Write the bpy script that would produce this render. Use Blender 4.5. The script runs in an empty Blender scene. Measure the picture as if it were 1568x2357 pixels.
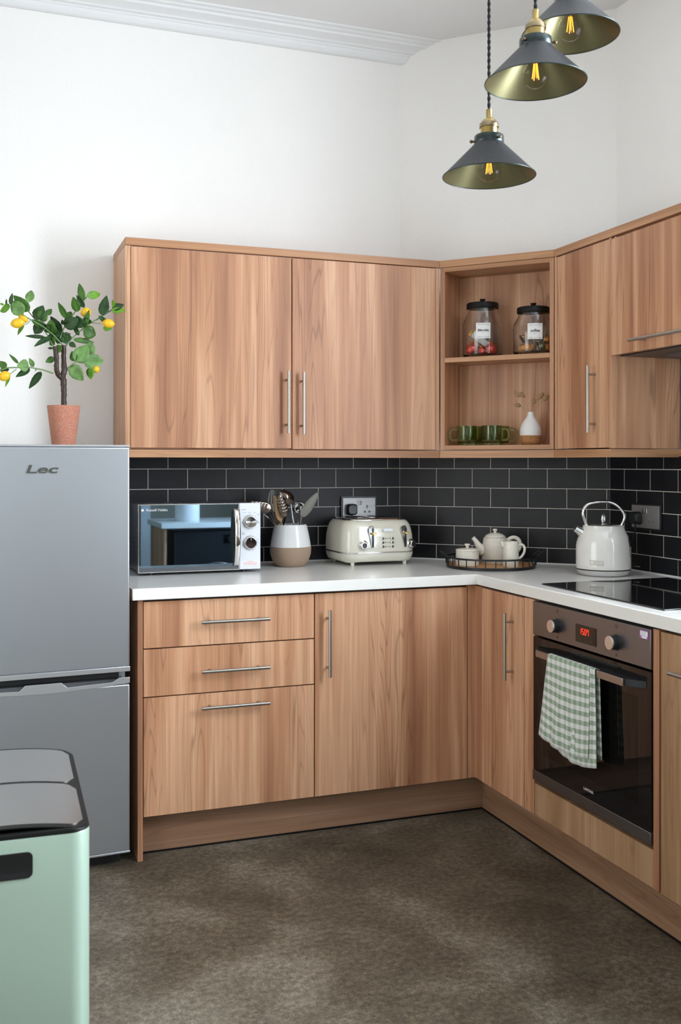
import bpy, bmesh, math, random
from mathutils import Vector, Matrix
sc = bpy.context.scene
C = sc.collection
PI = math.pi
rad = math.radians
random.seed(7)

# ------------------------------------------------------------------ camera
CX, CY, CZ, YAW, FPX, Y0 = -1.7692, -3.362, 1.3255, rad(20.0926), 2306.4, 1065.85
cam = bpy.data.objects.new('camera', bpy.data.cameras.new('camera')); C.objects.link(cam)
cam.location = (CX, CY, CZ); cam.rotation_euler = (PI/2, 0, -YAW)
cam.data.sensor_fit = 'VERTICAL'; cam.data.sensor_height = 36; cam.data.lens = FPX/2357*36
cam.data.shift_y = -(1178.5-Y0)/2357
cam.data.dof.use_dof = True; cam.data.dof.focus_distance = 3.7; cam.data.dof.aperture_fstop = 8
cam.data.clip_start = .05
sc.camera = cam
# ------------------------------------------------------------------ light
world = bpy.data.worlds.new('world'); sc.world = world; world.use_nodes = True
bg = world.node_tree.nodes['Background']; bg.inputs[0].default_value = (.75, .87, 1, 1); bg.inputs[1].default_value = 1.2
def area(name, loc, rot, sx, sy, power, col):
    l = bpy.data.lights.new(name, 'AREA'); l.shape = 'RECTANGLE'; l.size = sx; l.size_y = sy; l.energy = power; l.color = col
    o = bpy.data.objects.new(name, l); C.objects.link(o); o.location = loc; o.rotation_euler = rot; return o
area('window_daylight', (.90, -2.12, 1.90), (0, PI/2, 0), 2.05, 1.0, 125, (.84, .92, 1))        # right wall window
area('warm_left_fill', (-2.74, -1.05, 1.35), (0, -PI/2, 0), 1.9, 1.2, 10.5, (1, .92, .81))       # added warm fill light, set outside the gap in the left wall
area('rear_window_daylight', (-2.05, -4.36, 1.75), (PI/2, 0, 0), .8, 1.5, 1.5, (.95, .97, 1))
sc.view_settings.view_transform = 'Standard'; sc.view_settings.look = 'None'
sc.view_settings.gamma = 1; sc.view_settings.use_curve_mapping = False
sc.view_settings.exposure = 0.67
sc.cycles.max_bounces = 10; sc.cycles.diffuse_bounces = 6; sc.cycles.transmission_bounces = 8; sc.cycles.use_denoising = True
sc.cycles.sample_clamp_indirect = 6

def at(u, v, Y):                                   # where a sight line meets the vertical plane y = Y
    r = (u-784)/FPX; s, c = math.sin(YAW), math.cos(YAW)
    t = (Y-CY)/(c-r*s); return Vector((CX+t*(s+r*c), Y, CZ+t*(Y0-v)/FPX))

# ------------------------------------------------------------------ materials
M = {}
def mat(name, col, rough=.5, metal=0, **k):
    m = bpy.data.materials.new(name); m.use_nodes = True; b = m.node_tree.nodes['Principled BSDF']
    b.inputs['Base Color'].default_value = (*col, 1); b.inputs['Roughness'].default_value = rough; b.inputs['Metallic'].default_value = metal
    for a, v in k.items():
        key = {'trans': 'Transmission Weight', 'ior': 'IOR', 'coat': 'Coat Weight', 'spec': 'Specular IOR Level', 'emit': 'Emission Strength', 'sss': 'Subsurface Weight', 'sheen': 'Sheen Weight', 'aniso': 'Anisotropic'}.get(a)
        if a == 'ecol': b.inputs['Emission Color'].default_value = (*v, 1)
        elif key: b.inputs[key].default_value = v
    M[name] = m; return m
def N(m, t, **k):
    n = m.node_tree.nodes.new(t)
    for a, v in k.items():
        if a in n.inputs.keys(): n.inputs[a].default_value = v
        else: setattr(n, a, v)
    return n
def L(m, a, b): m.node_tree.links.new(a, b)
def ramp(m, fac, stops):
    r = N(m, 'ShaderNodeValToRGB'); e = r.color_ramp.elements
    while len(e) < len(stops): e.new(.5)
    for q, (p, c) in zip(e, stops): q.position = p; q.color = (*c, 1) if len(c) == 3 else c
    L(m, fac, r.inputs[0]); return r
def mixc(m, fac, a, b, mode='MIX'):
    x = N(m, 'ShaderNodeMix', data_type='RGBA', blend_type=mode)
    for s, v in ((0, fac), (6, a), (7, b)):
        if isinstance(v, (int, float)): x.inputs[s].default_value = v
        elif isinstance(v, tuple): x.inputs[s].default_value = (*v, 1)
        else: L(m, v, x.inputs[s])
    return x.outputs[2]
def mth(m, op, a, b=None):
    x = N(m, 'ShaderNodeMath', operation=op)
    for s, v in ((0, a), (1, b)):
        if v is None: continue
        if isinstance(v, (int, float)): x.inputs[s].default_value = v
        else: L(m, v, x.inputs[s])
    return x.outputs[0]
def coords(m, scale, perobj=True):
    tc = N(m, 'ShaderNodeTexCoord'); mp = N(m, 'ShaderNodeMapping'); mp.inputs['Scale'].default_value = scale
    if perobj:
        oi = N(m, 'ShaderNodeObjectInfo'); v = N(m, 'ShaderNodeVectorMath', operation='MULTIPLY_ADD')
        cb = N(m, 'ShaderNodeCombineXYZ')
        for i in range(3): L(m, oi.outputs['Random'], cb.inputs[i])
        L(m, cb.outputs[0], v.inputs[0]); v.inputs[1].default_value = (7.3, 11.7, 3.1); L(m, tc.outputs['Object'], v.inputs[2])
        L(m, v.outputs[0], mp.inputs[0])
    else: L(m, tc.outputs['Object'], mp.inputs[0])
    return mp.outputs[0]
def noise(m, vec, scale, detail=3, rough=.5, dist=0):
    n = N(m, 'ShaderNodeTexNoise', Scale=scale, Detail=detail, Roughness=rough, Distortion=dist); L(m, vec, n.inputs['Vector']); return n.outputs['Fac']
def bump(m, h, strength, dist=.001):
    b = N(m, 'ShaderNodeBump', Strength=strength, Distance=dist); L(m, h, b.inputs['Height']); L(m, b.outputs[0], m.node_tree.nodes['Principled BSDF'].inputs['Normal'])
def setc(m, out): L(m, out, m.node_tree.nodes['Principled BSDF'].inputs['Base Color'])

def wood(name, axis, c1, c2, c3, line, broad=9, lw=.5, rough=.42):
    m = mat(name, c2, rough, spec=.35)
    st = [1, 1, 1]; st[axis] = .05
    s2 = [1, 1, 1]; s2[axis] = .012
    s3 = [1, 1, 1]; s3[axis] = .055
    v = coords(m, st); vf = coords(m, s2); vr = coords(m, s3)
    b = noise(m, v, broad, 3, .55, .25)
    r = ramp(m, b, [(.32, c3), (.46, c2), (.55, c1), (.66, c2), (.74, c3)])
    f = noise(m, vf, 190, 3, .6)
    fr = ramp(m, f, [(.30, (.86, .84, .82)), (.64, (1.06, 1.06, 1.06))])
    col = mixc(m, 1, r.outputs[0], fr.outputs[0], 'MULTIPLY')
    # growth-ring lines that run with the grain
    g = noise(m, vr, 5.5, 3, .5, .1)
    q = mth(m, 'ABSOLUTE', mth(m, 'SINE', mth(m, 'MULTIPLY', g, 95.0)))
    q = mth(m, 'POWER', q, 26.0)
    msk = noise(m, v, 6.5, 2)
    mr = ramp(m, msk, [(.46, (.12, .12, .12)), (.58, (1, 1, 1))])
    q = mth(m, 'MULTIPLY', mth(m, 'MULTIPLY', q, lw), mr.outputs[0])
    col = mixc(m, q, col, line)
    pr = noise(m, vf, 70, 2, .5)
    p2 = ramp(m, pr, [(.60, (1, 1, 1)), (.74, (.80, .76, .73))])
    col = mixc(m, .8, col, p2.outputs[0], 'MULTIPLY')
    setc(m, col); bump(m, f, .12, .0006)
    return m
W1, W2, W3, WL = (.64, .375, .230), (.50, .256, .142), (.345, .160, .088), (.20, .088, .048)
wood('walnut_vertical', 2, W1, W2, W3, WL)
wood('walnut_along_x', 0, (.51, .28, .15), (.43, .22, .112), (.36, .175, .09), WL, 14, .3)
wood('walnut_along_y', 1, (.51, .28, .15), (.43, .22, .112), (.36, .175, .09), WL, 14, .3)
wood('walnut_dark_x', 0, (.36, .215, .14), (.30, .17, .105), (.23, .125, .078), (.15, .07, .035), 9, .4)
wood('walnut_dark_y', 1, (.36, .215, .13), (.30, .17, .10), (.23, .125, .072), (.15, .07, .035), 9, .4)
wood('oak_vertical', 2, (.47, .295, .175), (.40, .24, .135), (.335, .19, .10), (.24, .125, .06), 11, .45)
m = mat('wall_paint', (.85, .84, .82), .8, spec=.2)
v = coords(m, (1, 1, 1), False); bump(m, noise(m, v, 95, 3, .6), .35, .004)
m = mat('wall_paint_taupe', (.36, .33, .27), .8, spec=.2)
m = mat('ceiling_paint', (.74, .74, .74), .85, spec=.2); v = coords(m, (1, 1, 1), False); bump(m, noise(m, v, 120, 2), .15, .003)
mat('coving_paint', (.74, .75, .76), .6)
m = mat('floor_vinyl', (.1, .08, .06), .5, spec=.4)
v = coords(m, (1, 1, 1), False)
r1 = ramp(m, noise(m, v, 2.6, 5, .6, .4), [(.34, (.060, .047, .032)), (.52, (.108, .088, .063)), (.66, (.175, .150, .118))])
r2 = ramp(m, noise(m, v, 55, 5, .75), [(.30, (.45, .44, .42)), (.50, (1, 1, 1)), (.68, (1.7, 1.68, 1.62))])
r3 = ramp(m, noise(m, v, 260, 2, .6), [(.35, (.72, .72, .72)), (.55, (1, 1, 1)), (.72, (1.45, 1.4, 1.3))])
setc(m, mixc(m, 1, mixc(m, 1, r1.outputs[0], r2.outputs[0], 'MULTIPLY'), r3.outputs[0], 'MULTIPLY'))
bump(m, noise(m, v, 160, 3), .12, .001)
m = mat('slate_tile', (.02, .021, .024), .42, spec=.28)
v = coords(m, (1, 1, 1), False); h = noise(m, v, 9, 6, .6, .8); bump(m, h, .22, .005)
rr_ = ramp(m, h, [(.3, (.006, .0063, .008)), (.7, (.013, .0135, .017))]); setc(m, rr_.outputs[0])
mat('grout', (.62, .60, .54), .85)
m = mat('worktop', (.80, .80, .77), .22, spec=.5, coat=.1)
v = coords(m, (1, 1, 1), False)
n1 = noise(m, v, 14, 6, .7, 1.8); q = mth(m, 'ABSOLUTE', mth(m, 'SUBTRACT', n1, .5)); r1 = ramp(m, q, [(0, (.62, .61, .58)), (.006, (.82, .82, .79))])
n2 = noise(m, v, 5, 2); r2 = ramp(m, n2, [(.5, (0, 0, 0)), (.62, (1, 1, 1))])
setc(m, mixc(m, r2.outputs[0], (.80, .80, .775), r1.outputs[0]))
m = mat('chipboard', (.36, .19, .085), .9); v = coords(m, (1, 1, 1)); setc(m, ramp(m, noise(m, v, 260, 3, .8), [(.35, (.12, .06, .03)), (.6, (.52, .29, .13))]).outputs[0])
mat('brushed_steel', (.42, .40, .37), .34, 1)
mat('dark_gap', (.012, .01, .009), .8)
mat('dark_steel_post', (.22, .17, .14), .4, 1)
m = mat('fridge_silver', (.49, .52, .565), .33, .85); v = coords(m, (1, 1, 1)); bump(m, noise(m, v, 500, 2), .05, .0004)
mat('fridge_trim', (.50, .51, .53), .35, .7)
mat('fridge_chrome', (.75, .76, .78), .16, 1)
mat('badge_steel', (.33, .34, .36), .18, 1)
mat('badge_grey', (.56, .54, .49), .5)
mat('knob_silver', (.80, .82, .84), .3, 1)
mat('plate_steel', (.46, .46, .47), .5, .9)
mat('chrome', (.82, .82, .82), .06, 1)
mat('chrome_soft', (.70, .70, .70), .2, 1)
mat('black_plastic', (.015, .016, .018), .35)
mat('black_matt', (.006, .006, .006), .5, spec=.25)
mat('black_metal', (.012, .013, .015), .4, .3)
mat('black_gloss', (.006, .006, .007), .04, spec=.6)
mat('dark_glass', (.012, .011, .010), .03, trans=.55, ior=1.45)
m = mat('oven_steel', (.25, .24, .245), .38, 1); v = coords(m, (1, .02, 1)); bump(m, noise(m, v, 600, 2), .04, .0003)
mat('oven_inside', (.02, .018, .016), .4, .3)
mat('red_led', (.9, .02, .01), .4, emit=1.6, ecol=(1, .03, .01))
mat('print_white', (.75, .75, .75), .5); mat('print_grey', (.16, .16, .17), .5); mat('print_black', (.02, .02, .02), .5)
mat('print_red', (.75, .06, .06), .5); mat('print_blue', (.10, .14, .45), .5)
mat('paper', (.82, .83, .83), .7); mat('sticker_purple', (.40, .10, .52), .6)
mat('bin_mint', (.50, .67, .56), .30, .35, coat=.5)
m = mat('bin_lid_steel', (.50, .48, .455), .30, 1); v = coords(m, (1, .012, 1)); bump(m, noise(m, v, 420, 2), .05, .0004)
mat('cream_enamel', (.68, .66, .56), .14, coat=.5)
mat('kettle_enamel', (.76, .75, .71), .13, coat=.5)
m = mat('white_glaze', (.70, .71, .71), .22, coat=.3)
m = mat('bare_clay', (.33, .235, .165), .85); v = coords(m, (1, 1, 1)); bump(m, noise(m, v, 300, 2), .1, .0008)
m = mat('cream_ceramic', (.74, .70, .61), .25, coat=.3)
m = mat('embossed_ceramic', (.74, .70, .61), .28, coat=.3)
v = coords(m, (1, 1, 1)); h = noise(m, v, 48, 1, .3, 1.2); h2 = mth(m, 'ABSOLUTE', mth(m, 'SINE', mth(m, 'MULTIPLY', h, 26.0))); bump(m, h2, .45, .0016)
m = mat('tray_wood', (.45, .22, .08), .5); v = coords(m, (1, .08, 1)); setc(m, ramp(m, noise(m, v, 40, 3), [(.3, (.33, .14, .045)), (.6, (.52, .27, .11))]).outputs[0])
m = mat('spoon_wood', (.50, .32, .16), .6); v = coords(m, (1, 1, .08)); setc(m, ramp(m, noise(m, v, 90, 3), [(.3, (.34, .19, .08)), (.6, (.55, .36, .19))]).outputs[0])
mat('grey_nylon', (.17, .165, .14), .5); mat('dark_steel', (.16, .13, .11), .22, 1)
mat('clear_glass', (1, 1, 1), .0, trans=1, ior=1.45)
mat('green_glass', (.70, .85, .42), .02, trans=1, ior=1.45)
mat('matt_white', (.76, .75, .74), .5)
m = mat('cork', (.42, .20, .075), .85); v = coords(m, (1, 1, 1)); setc(m, ramp(m, noise(m, v, 220, 4, .7), [(.35, (.17, .07, .025)), (.55, (.46, .22, .085))]).outputs[0])
mat('dried_grass', (.40, .27, .13), .9)
mat('foil_red', (.70, .09, .07), .25, .55); mat('foil_gold', (.85, .45, .06), .25, .8)
mat('pod_orange', (.75, .32, .06), .3, .3); mat('pod_green', (.20, .26, .16), .3, .5); mat('pod_rim', (.7, .68, .62), .3, 1)
m = mat('terracotta', (.5, .2, .12), .8); v = coords(m, (1, 1, 1))
setc(m, ramp(m, noise(m, v, 430, 3, .75), [(.36, (.36, .10, .05)), (.50, (.46, .17, .10)), (.62, (.52, .34, .27)), (.74, (.46, .16, .1))]).outputs[0]); bump(m, noise(m, v, 260, 2), .15, .001)
m = mat('tree_bark', (.038, .019, .014), .42, spec=.4); v = coords(m, (1, 1, .5)); bump(m, noise(m, v, 130, 3), .6, .003)
mat('green_stem', (.13, .23, .08), .5)
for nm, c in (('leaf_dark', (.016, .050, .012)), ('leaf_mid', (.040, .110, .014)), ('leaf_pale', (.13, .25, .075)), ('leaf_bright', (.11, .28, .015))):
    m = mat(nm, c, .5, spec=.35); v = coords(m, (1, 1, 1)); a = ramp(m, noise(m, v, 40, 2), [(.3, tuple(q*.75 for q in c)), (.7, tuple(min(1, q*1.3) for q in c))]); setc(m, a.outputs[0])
m = mat('lemon_skin', (.80, .48, .015), .38); v = coords(m, (1, 1, 1)); bump(m, noise(m, v, 350, 2), .12, .0006)
mat('soil', (.03, .02, .014), .95)
m = mat('lamp_black', (.025, .03, .037), .42, .35); v = coords(m, (1, 1, 1))
setc(m, ramp(m, noise(m, v, 420, 3, .8), [(.45, (.019, .024, .031)), (.68, (.065, .055, .048))]).outputs[0])
mat('lamp_collar', (.035, .05, .05), .3, .5)
mat('lamp_olive', (.17, .155, .075), .36, .7)
m = mat('aged_brass', (.50, .37, .15), .28, 1)
mat('ring_brass', (.34, .27, .17), .3, 1)
mat('dark_brass', (.20, .13, .08), .3, 1)
mat('cord_black', (.008, .008, .009), .8)
mat('filament', (1, .45, .05), .5, emit=1.3, ecol=(1, .38, .04))
mat('bulb_glass', (1, .98, .95), .0, trans=1, ior=1.12)
mat('mirror_door', (.19, .28, .37), .02, 1)
mat('micro_case', (.10, .11, .13), .35, .5); mat('micro_panel', (.74, .77, .82), .3); mat('micro_strip', (.10, .105, .115), .3)
mat('brown_dial', (.07, .045, .04), .12, .8)
mat('tea_white', (.7, .7, .68), .9); mat('door_green', (.20, .20, .13), .5)
# gingham cloth
m = mat('gingham', (.6, .7, .6), .9, sheen=.3)
uv = N(m, 'ShaderNodeUVMap'); sp = N(m, 'ShaderNodeSeparateXYZ'); L(m, uv.outputs[0], sp.inputs[0])
def stripe(o):
    f = mth(m, 'FRACT', mth(m, 'DIVIDE', o, .027)); return mth(m, 'GREATER_THAN', f, .5)
sa, sb = stripe(sp.outputs[0]), stripe(sp.outputs[1])
sa = mth(m, 'MULTIPLY', sa, .32); sb = mth(m, 'MULTIPLY', sb, .68)
setc(m, mixc(m, mth(m, 'ADD', sa, sb), (.72, .73, .71), (.22, .31, .21)))
tcn = coords(m, (1, 1, 1)); bump(m, noise(m, tcn, 500, 2), .2, .0006)

# ------------------------------------------------------------------ mesh builder
def mworld(o): return (mworld(o.parent) if o.parent else Matrix.Identity(4)) @ Matrix.LocRotScale(o.location, o.rotation_euler, o.scale)
class MB:
    def __init__(s): s.v = []; s.f = []; s.uv = None; s.mi = []
    def add(s, vs, fs, X=None):
        n = len(s.v); s.v += [(X @ Vector(p)) if X else Vector(p) for p in vs]; s.f += [tuple(i+n for i in f) for f in fs]; return s
    def box(s, x0, x1, y0, y1, z0, z1, X=None):
        x0, x1 = sorted((x0, x1)); y0, y1 = sorted((y0, y1)); z0, z1 = sorted((z0, z1))
        return s.add([(x, y, z) for z in (z0, z1) for y in (y0, y1) for x in (x0, x1)], [(0, 2, 3, 1), (4, 5, 7, 6), (0, 1, 5, 4), (2, 6, 7, 3), (0, 4, 6, 2), (1, 3, 7, 5)], X)
    def prism(s, poly, z0, z1, X=None):
        n = len(poly); vs = [(x, y, z0) for x, y in poly]+[(x, y, z1) for x, y in poly]
        return s.add(vs, [tuple(range(n-1, -1, -1)), tuple(range(n, 2*n))]+[(i, (i+1) % n, n+(i+1) % n, n+i) for i in range(n)], X)
    def loft(s, secs, cap0=True, cap1=True, X=None):
        n = len(secs[0]); vs = [p for c in secs for p in c]; fs = []
        for k in range(len(secs)-1):
            for i in range(n):
                j = (i+1) % n; fs.append((k*n+i, k*n+j, (k+1)*n+j, (k+1)*n+i))
        if cap0: fs.append(tuple(range(n-1, -1, -1)))
        if cap1: fs.append(tuple(range((len(secs)-1)*n, len(secs)*n)))
        return s.add(vs, fs, X)
    def lathe(s, prof, seg=40, X=None, cap0=True, cap1=True):
        secs = [[(max(r, 1e-5)*math.cos(2*PI*i/seg), max(r, 1e-5)*math.sin(2*PI*i/seg), z) for i in range(seg)] for r, z in prof]
        return s.loft(secs, cap0, cap1, X)
    def cyl(s, a, b, r, seg=16, r2=None):
        a, b = Vector(a), Vector(b); return s.tube([a, b], [r, r2 if r2 is not None else r], seg)
    def tube(s, pts, r, seg=10, closed=False, flat=1.0, up=None):
        pts = [Vector(p) for p in pts]; n = len(pts); rs = r if isinstance(r, (list, tuple)) else [r]*n
        secs = []; prev = None
        for i, p in enumerate(pts):
            t = (pts[(i+1) % n]-pts[i-1]) if closed else (pts[min(i+1, n-1)]-pts[max(i-1, 0)])
            t.normalize()
            if prev is None:
                a = Vector(up) if up else (Vector((0, 0, 1)) if abs(t.z) < .9 else Vector((0, 1, 0)))
            else: a = prev
            u = (a-t*a.dot(t)).normalized(); w = t.cross(u); prev = u
            secs.append([p+(u*math.cos(2*PI*k/seg)*flat+w*math.sin(2*PI*k/seg))*rs[i] for k in range(seg)])
        if closed: secs.append(secs[0]); return s.loft(secs, False, False)
        return s.loft(secs)
    def sphere(s, c, r, seg=20, sx=1, sy=1, sz=1, X=None):
        k = seg//2; prof = [(math.sin(PI*i/k), -math.cos(PI*i/k)) for i in range(k+1)]
        T = Matrix.Translation(c) @ (X or Matrix.Identity(4)) @ Matrix.Diagonal((r*sx, r*sy, r*sz, 1)); return s.lathe(prof, seg, T)
    def build(s, name, m, parent=None, bev=0, local=False, ang=35, seg=2, rot=0):
        me = bpy.data.meshes.new(name)
        if parent is not None and not local:
            inv = mworld(parent).inverted(); vs = [inv @ p for p in s.v]
        else: vs = s.v
        if rot: Rr = Matrix.Rotation(-rot, 4, 'Z'); vs = [Rr @ p for p in vs]
        me.from_pydata([tuple(p) for p in vs], [], s.f)
        if s.uv:
            ul = me.uv_layers.new(name='UVMap')
            for lp in me.loops: ul.data[lp.index].uv = s.uv[lp.vertex_index]
        bm = bmesh.new(); bm.from_mesh(me); bmesh.ops.recalc_face_normals(bm, faces=bm.faces) if not s.uv else None; bm.to_mesh(me); bm.free()
        for p in me.polygons: p.use_smooth = True
        me.set_sharp_from_angle(angle=rad(ang))
        o = bpy.data.objects.new(name, me); C.objects.link(o)
        ms = m if isinstance(m, (list, tuple)) else [m]
        for q in ms: me.materials.append(M[q])
        if s.mi:
            for p, i in zip(me.polygons, s.mi): p.material_index = i
        if parent is not None: o.parent = parent
        o.rotation_euler = (0, 0, rot)
        if bev:
            b = o.modifiers.new('bevel', 'BEVEL'); b.width = bev; b.segments = seg; b.limit_method = 'ANGLE'; b.angle_limit = rad(40); b.harden_normals = False
        return o
def tag(o, label=None, cat=None, group=None, kind=None):
    if label: o['label'] = label
    if cat: o['category'] = cat
    if group: o['group'] = group
    if kind: o['kind'] = kind
    return o
def thing(name, label, cat, loc=(0, 0, 0), rz=0, group=None):
    o = bpy.data.objects.new(name, None); C.objects.link(o); o.location = loc; o.rotation_euler = (0, 0, rz); o.empty_display_size = .05
    return tag(o, label, cat, group)
def copy_tree(o, parent=None):
    c = o.copy(); C.objects.link(c)
    if parent: c.parent = parent
    for ch in list(o.children): copy_tree(ch, c)
    return c
def rrect(w, d, r, n=5, z=0, cx=0, cy=0):
    out = []
    for qx, qy, a0 in ((1, 1, 0), (-1, 1, 90), (-1, -1, 180), (1, -1, 270)):
        for i in range(n+1):
            a = rad(a0+90*i/n); out.append((cx+qx*(w/2-r)+r*math.cos(a), cy+qy*(d/2-r)+r*math.sin(a), z))
    return out
def text(s, size, name, m, parent, X, sx=1.0, extrude=.0004, shear=0, align='CENTER', bold=0):
    cu = bpy.data.curves.new(name, 'FONT'); cu.body = s; cu.size = size; cu.extrude = extrude; cu.shear = shear; cu.align_x = align; cu.align_y = 'CENTER'; cu.offset = bold
    cu.resolution_u = 3
    t = bpy.data.objects.new('tmp', cu); C.objects.link(t)
    me = bpy.data.meshes.new_from_object(t.evaluated_get(bpy.context.evaluated_depsgraph_get()))
    bpy.data.objects.remove(t)
    mb = MB(); mb.v = [X @ Vector((v.co.x*sx, v.co.y, v.co.z)) for v in me.vertices]; mb.f = [tuple(p.vertices) for p in me.polygons]
    bpy.data.meshes.remove(me)
    return mb.build(name, m, parent)
def smooth(pts, n=5):
    P_ = [Vector(p) for p in pts]; P_ = [2*P_[0]-P_[1]]+P_+[2*P_[-1]-P_[-2]]; out = []
    for i in range(1, len(P_)-2):
        a, b, c, d = P_[i-1:i+3]
        for k in range(n):
            t_ = k/n; out.append(.5*((2*b)+(c-a)*t_+(2*a-5*b+4*c-d)*t_*t_+(3*b-a-3*c+d)*t_**3))
    return out+[P_[-2]]
def face(origin, xdir, zdir=(0, 0, 1)):          # frame whose local x,y lie on a facing plane
    x = Vector(xdir).normalized(); y = Vector(zdir).normalized(); z = x.cross(y)
    R = Matrix((x, y, z)).transposed().to_4x4(); R.translation = Vector(origin); return R
FA = (1, 0, 0)      # left-to-right on faces of the back run
FC = (0, -1, 0)     # left-to-right on faces of the right run

# ------------------------------------------------------------------ the room
def struct(name, mb, m, parent=None, bev=0):
    o = mb.build(name, m, parent, bev)
    if parent is None: o['kind'] = 'structure'
    return o
YW, XW = .684, .655
AB, BC = (-.012, YW), (XW, .036)
CE = 3.1512
XL, YF = -2.62, -4.35
floor_poly = [(XL-.1, YF-.1), (XW+.2, YF-.1), (XW+.2, .75), (XL-.1, .75)]
struct('floor', MB().prism(floor_poly, -.05, 0), 'floor_vinyl')
struct('ceiling', MB().prism(floor_poly, CE, CE+.05), 'ceiling_paint')
wb = struct('wall_back', MB().box(XL-.1, AB[0], YW, YW+.12, 0, CE), 'wall_paint')
wc = struct('wall_corner', MB().prism([AB, BC, (BC[0]+.12, BC[1]), (BC[0]+.12, YW+.12), (AB[0], YW+.12)], 0, CE), 'wall_paint')
w = MB(); wy0, wy1, wz0, wz1 = -2.65, -1.60, .86, 2.95; TH = .22
w.box(XW, XW+TH, BC[1], wy1, 0, CE).box(XW, XW+TH, wy0, YF, 0, CE).box(XW, XW+TH, wy0, wy1, 0, wz0).box(XW, XW+TH, wy0, wy1, wz1, CE)
wr = struct('wall_right', w, 'wall_paint')
w = MB(); w.box(XL, XL-.1, YW, -.4, 0, CE).box(XL, XL-.1, -1.7, YF, 0, CE).box(XL, XL-.1, -.4, -1.7, 2.35, CE)
struct('wall_left', w, 'wall_paint_taupe')
w = MB(); w.box(XL, -2.5, YF, YF-.1, 0, CE).box(-2.5, -1.6, YF, YF-.1, 0, .95).box(-2.5, -1.6, YF, YF-.1, 2.55, CE).box(-1.6, -1.36, YF, YF-.1, 0, CE).box(-.47, XW, YF, YF-.1, 0, CE).box(-1.36, -.47, YF, YF-.1, 2.05, CE)
struct('wall_front', w, 'wall_paint_taupe')
# sash windows outside the frame
w = MB(); wa, wb_ = XW+.15, XW+.21
w.box(wa, wb_, wy0, wy0+.05, wz0, wz1).box(wa, wb_, wy1-.05, wy1, wz0, wz1).box(wa, wb_, wy0, wy1, wz1-.05, wz1).box(wa, wb_, wy0, wy1, wz0, wz0+.06).box(wa, wb_, wy0, wy1, 1.88, 1.93).box(XW-.03, XW+.15, wy0-.04, wy1+.04, wz0-.03, wz0+.004)
struct('window_1', w, 'coving_paint')
w = MB(); w.box(-2.53, -2.47, YF-.05, YF+.01, .92, 2.58).box(-1.63, -1.57, YF-.05, YF+.01, .92, 2.58).box(-2.5, -1.6, YF-.05, YF+.01, 2.52, 2.58).box(-2.5, -1.6, YF-.05, YF+.02, .92, .98)
struct('window_2', w, 'coving_paint')
d1 = struct('door_1', MB().box(-1.36, -.47, YF-.06, YF-.02, 0, 2.05), 'door_green')
MB().box(-.60, -.55, YF-.02, YF-.012, 1.0, 1.22).cyl((-.575, YF-.02, 1.14), (-.575, YF+.04, 1.14), .009).cyl((-.575, YF+.04, 1.14), (-.68, YF+.04, 1.14), .009).build('door_handle', 'black_metal', d1)
struct('trim_2', MB().box(-.47, -.39, YF, YF+.02, 0, 2.13).box(-1.44, -1.36, YF, YF+.02, 0, 2.13).box(-1.36, -.47, YF, YF+.02, 2.05, 2.13), 'coving_paint')
# coving on the back wall, cut off where the corner wall starts
prof = [(0, -.078), (.012, -.078), (.02, -.074), (.028, -.064), (.032, -.052), (.036, -.05), (.038, -.044), (.050, -.042), (.054, -.036), (.066, -.030), (.082, -.026), (.090, -.024), (.094, -.016), (.108, -.014), (.114, -.008), (.130, -.006), (.134, 0), (0, 0)]
secs = []
for x in (XL, 'e'):
    sec = []
    for dy, dz in prof:
        xx = XL if x == XL else AB[0]+dy*(BC[0]-AB[0])/(AB[1]-BC[1])
        sec.append((xx, YW-dy, CE+dz))
    secs.append(sec)
o = MB().loft(secs).build('trim_1', 'coving_paint', None, 0, ang=20); o['kind'] = 'structure'

# tiled splashbacks
PT, PW = .0816, .1602
def tiles(name, wall, p0, p1, first, second, z_lo=.905, z_hi=1.352, off=.0):
    p0, p1 = Vector((*p0, 0)), Vector((*p1, 0)); d = (p1-p0); Ln = d.length; d.normalize()
    nrm = Vector((d.y, -d.x, 0))                 # towards the room
    X = Matrix((d, nrm, Vector((0, 0, 1)))).transposed().to_4x4(); X.translation = p0
    g = MB().box(0, Ln, -.012, .0026, z_lo, z_hi, X); go = g.build(name+'_grout', 'grout', wall); go.name = 'grout'
    t = MB(); z = 1.3016; row = 0
    zs = []
    k = -1
    while True:
        zt = 1.3016-PT*k; zb = zt-PT
        if zt < z_lo+.004: break
        zs.append((max(zb, z_lo), min(zt, z_hi), k)); k += 1
    for zb, zt, k in zs:
        s = first if (k % 2 == 0) else second
        xs = [0, s]
        while xs[-1] < Ln-.004: xs.append(xs[-1]+PW)
        xs[-1] = Ln-.0012
        if xs[1] < .004: xs.pop(0)
        for a, b in zip(xs, xs[1:]):
            if b-a < .008: continue
            e = .0014; j = random.uniform(-.0004, .0004)
            a2, b2, zb2, zt2 = a+e, b-e, zb+e, zt-e
            t.loft([[(a2, -.001, zb2), (b2, -.001, zb2), (b2, -.001, zt2), (a2, -.001, zt2)], [(a2, .003+j, zb2), (b2, .003+j, zb2), (b2, .003+j, zt2), (a2, .003+j, zt2)], [(a2+.001, .004+j, zb2+.001), (b2-.001, .004+j, zb2+.001), (b2-.001, .004+j, zt2-.001), (a2+.001, .004+j, zt2-.001)]], X=X)
    return t.build('tile', 'slate_tile', wall)
A0 = -1.1137-.1602*1.0
tiles('a', wb, (A0-.02, .680), (-.0135, .680), .020, .020+.0801)
tiles('b', wc, (-.0135, .680), (.633, .0465), .170, .090)
tiles('c', wr, (.633, .0465), (.633, -1.72), .0955, .174)

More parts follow.
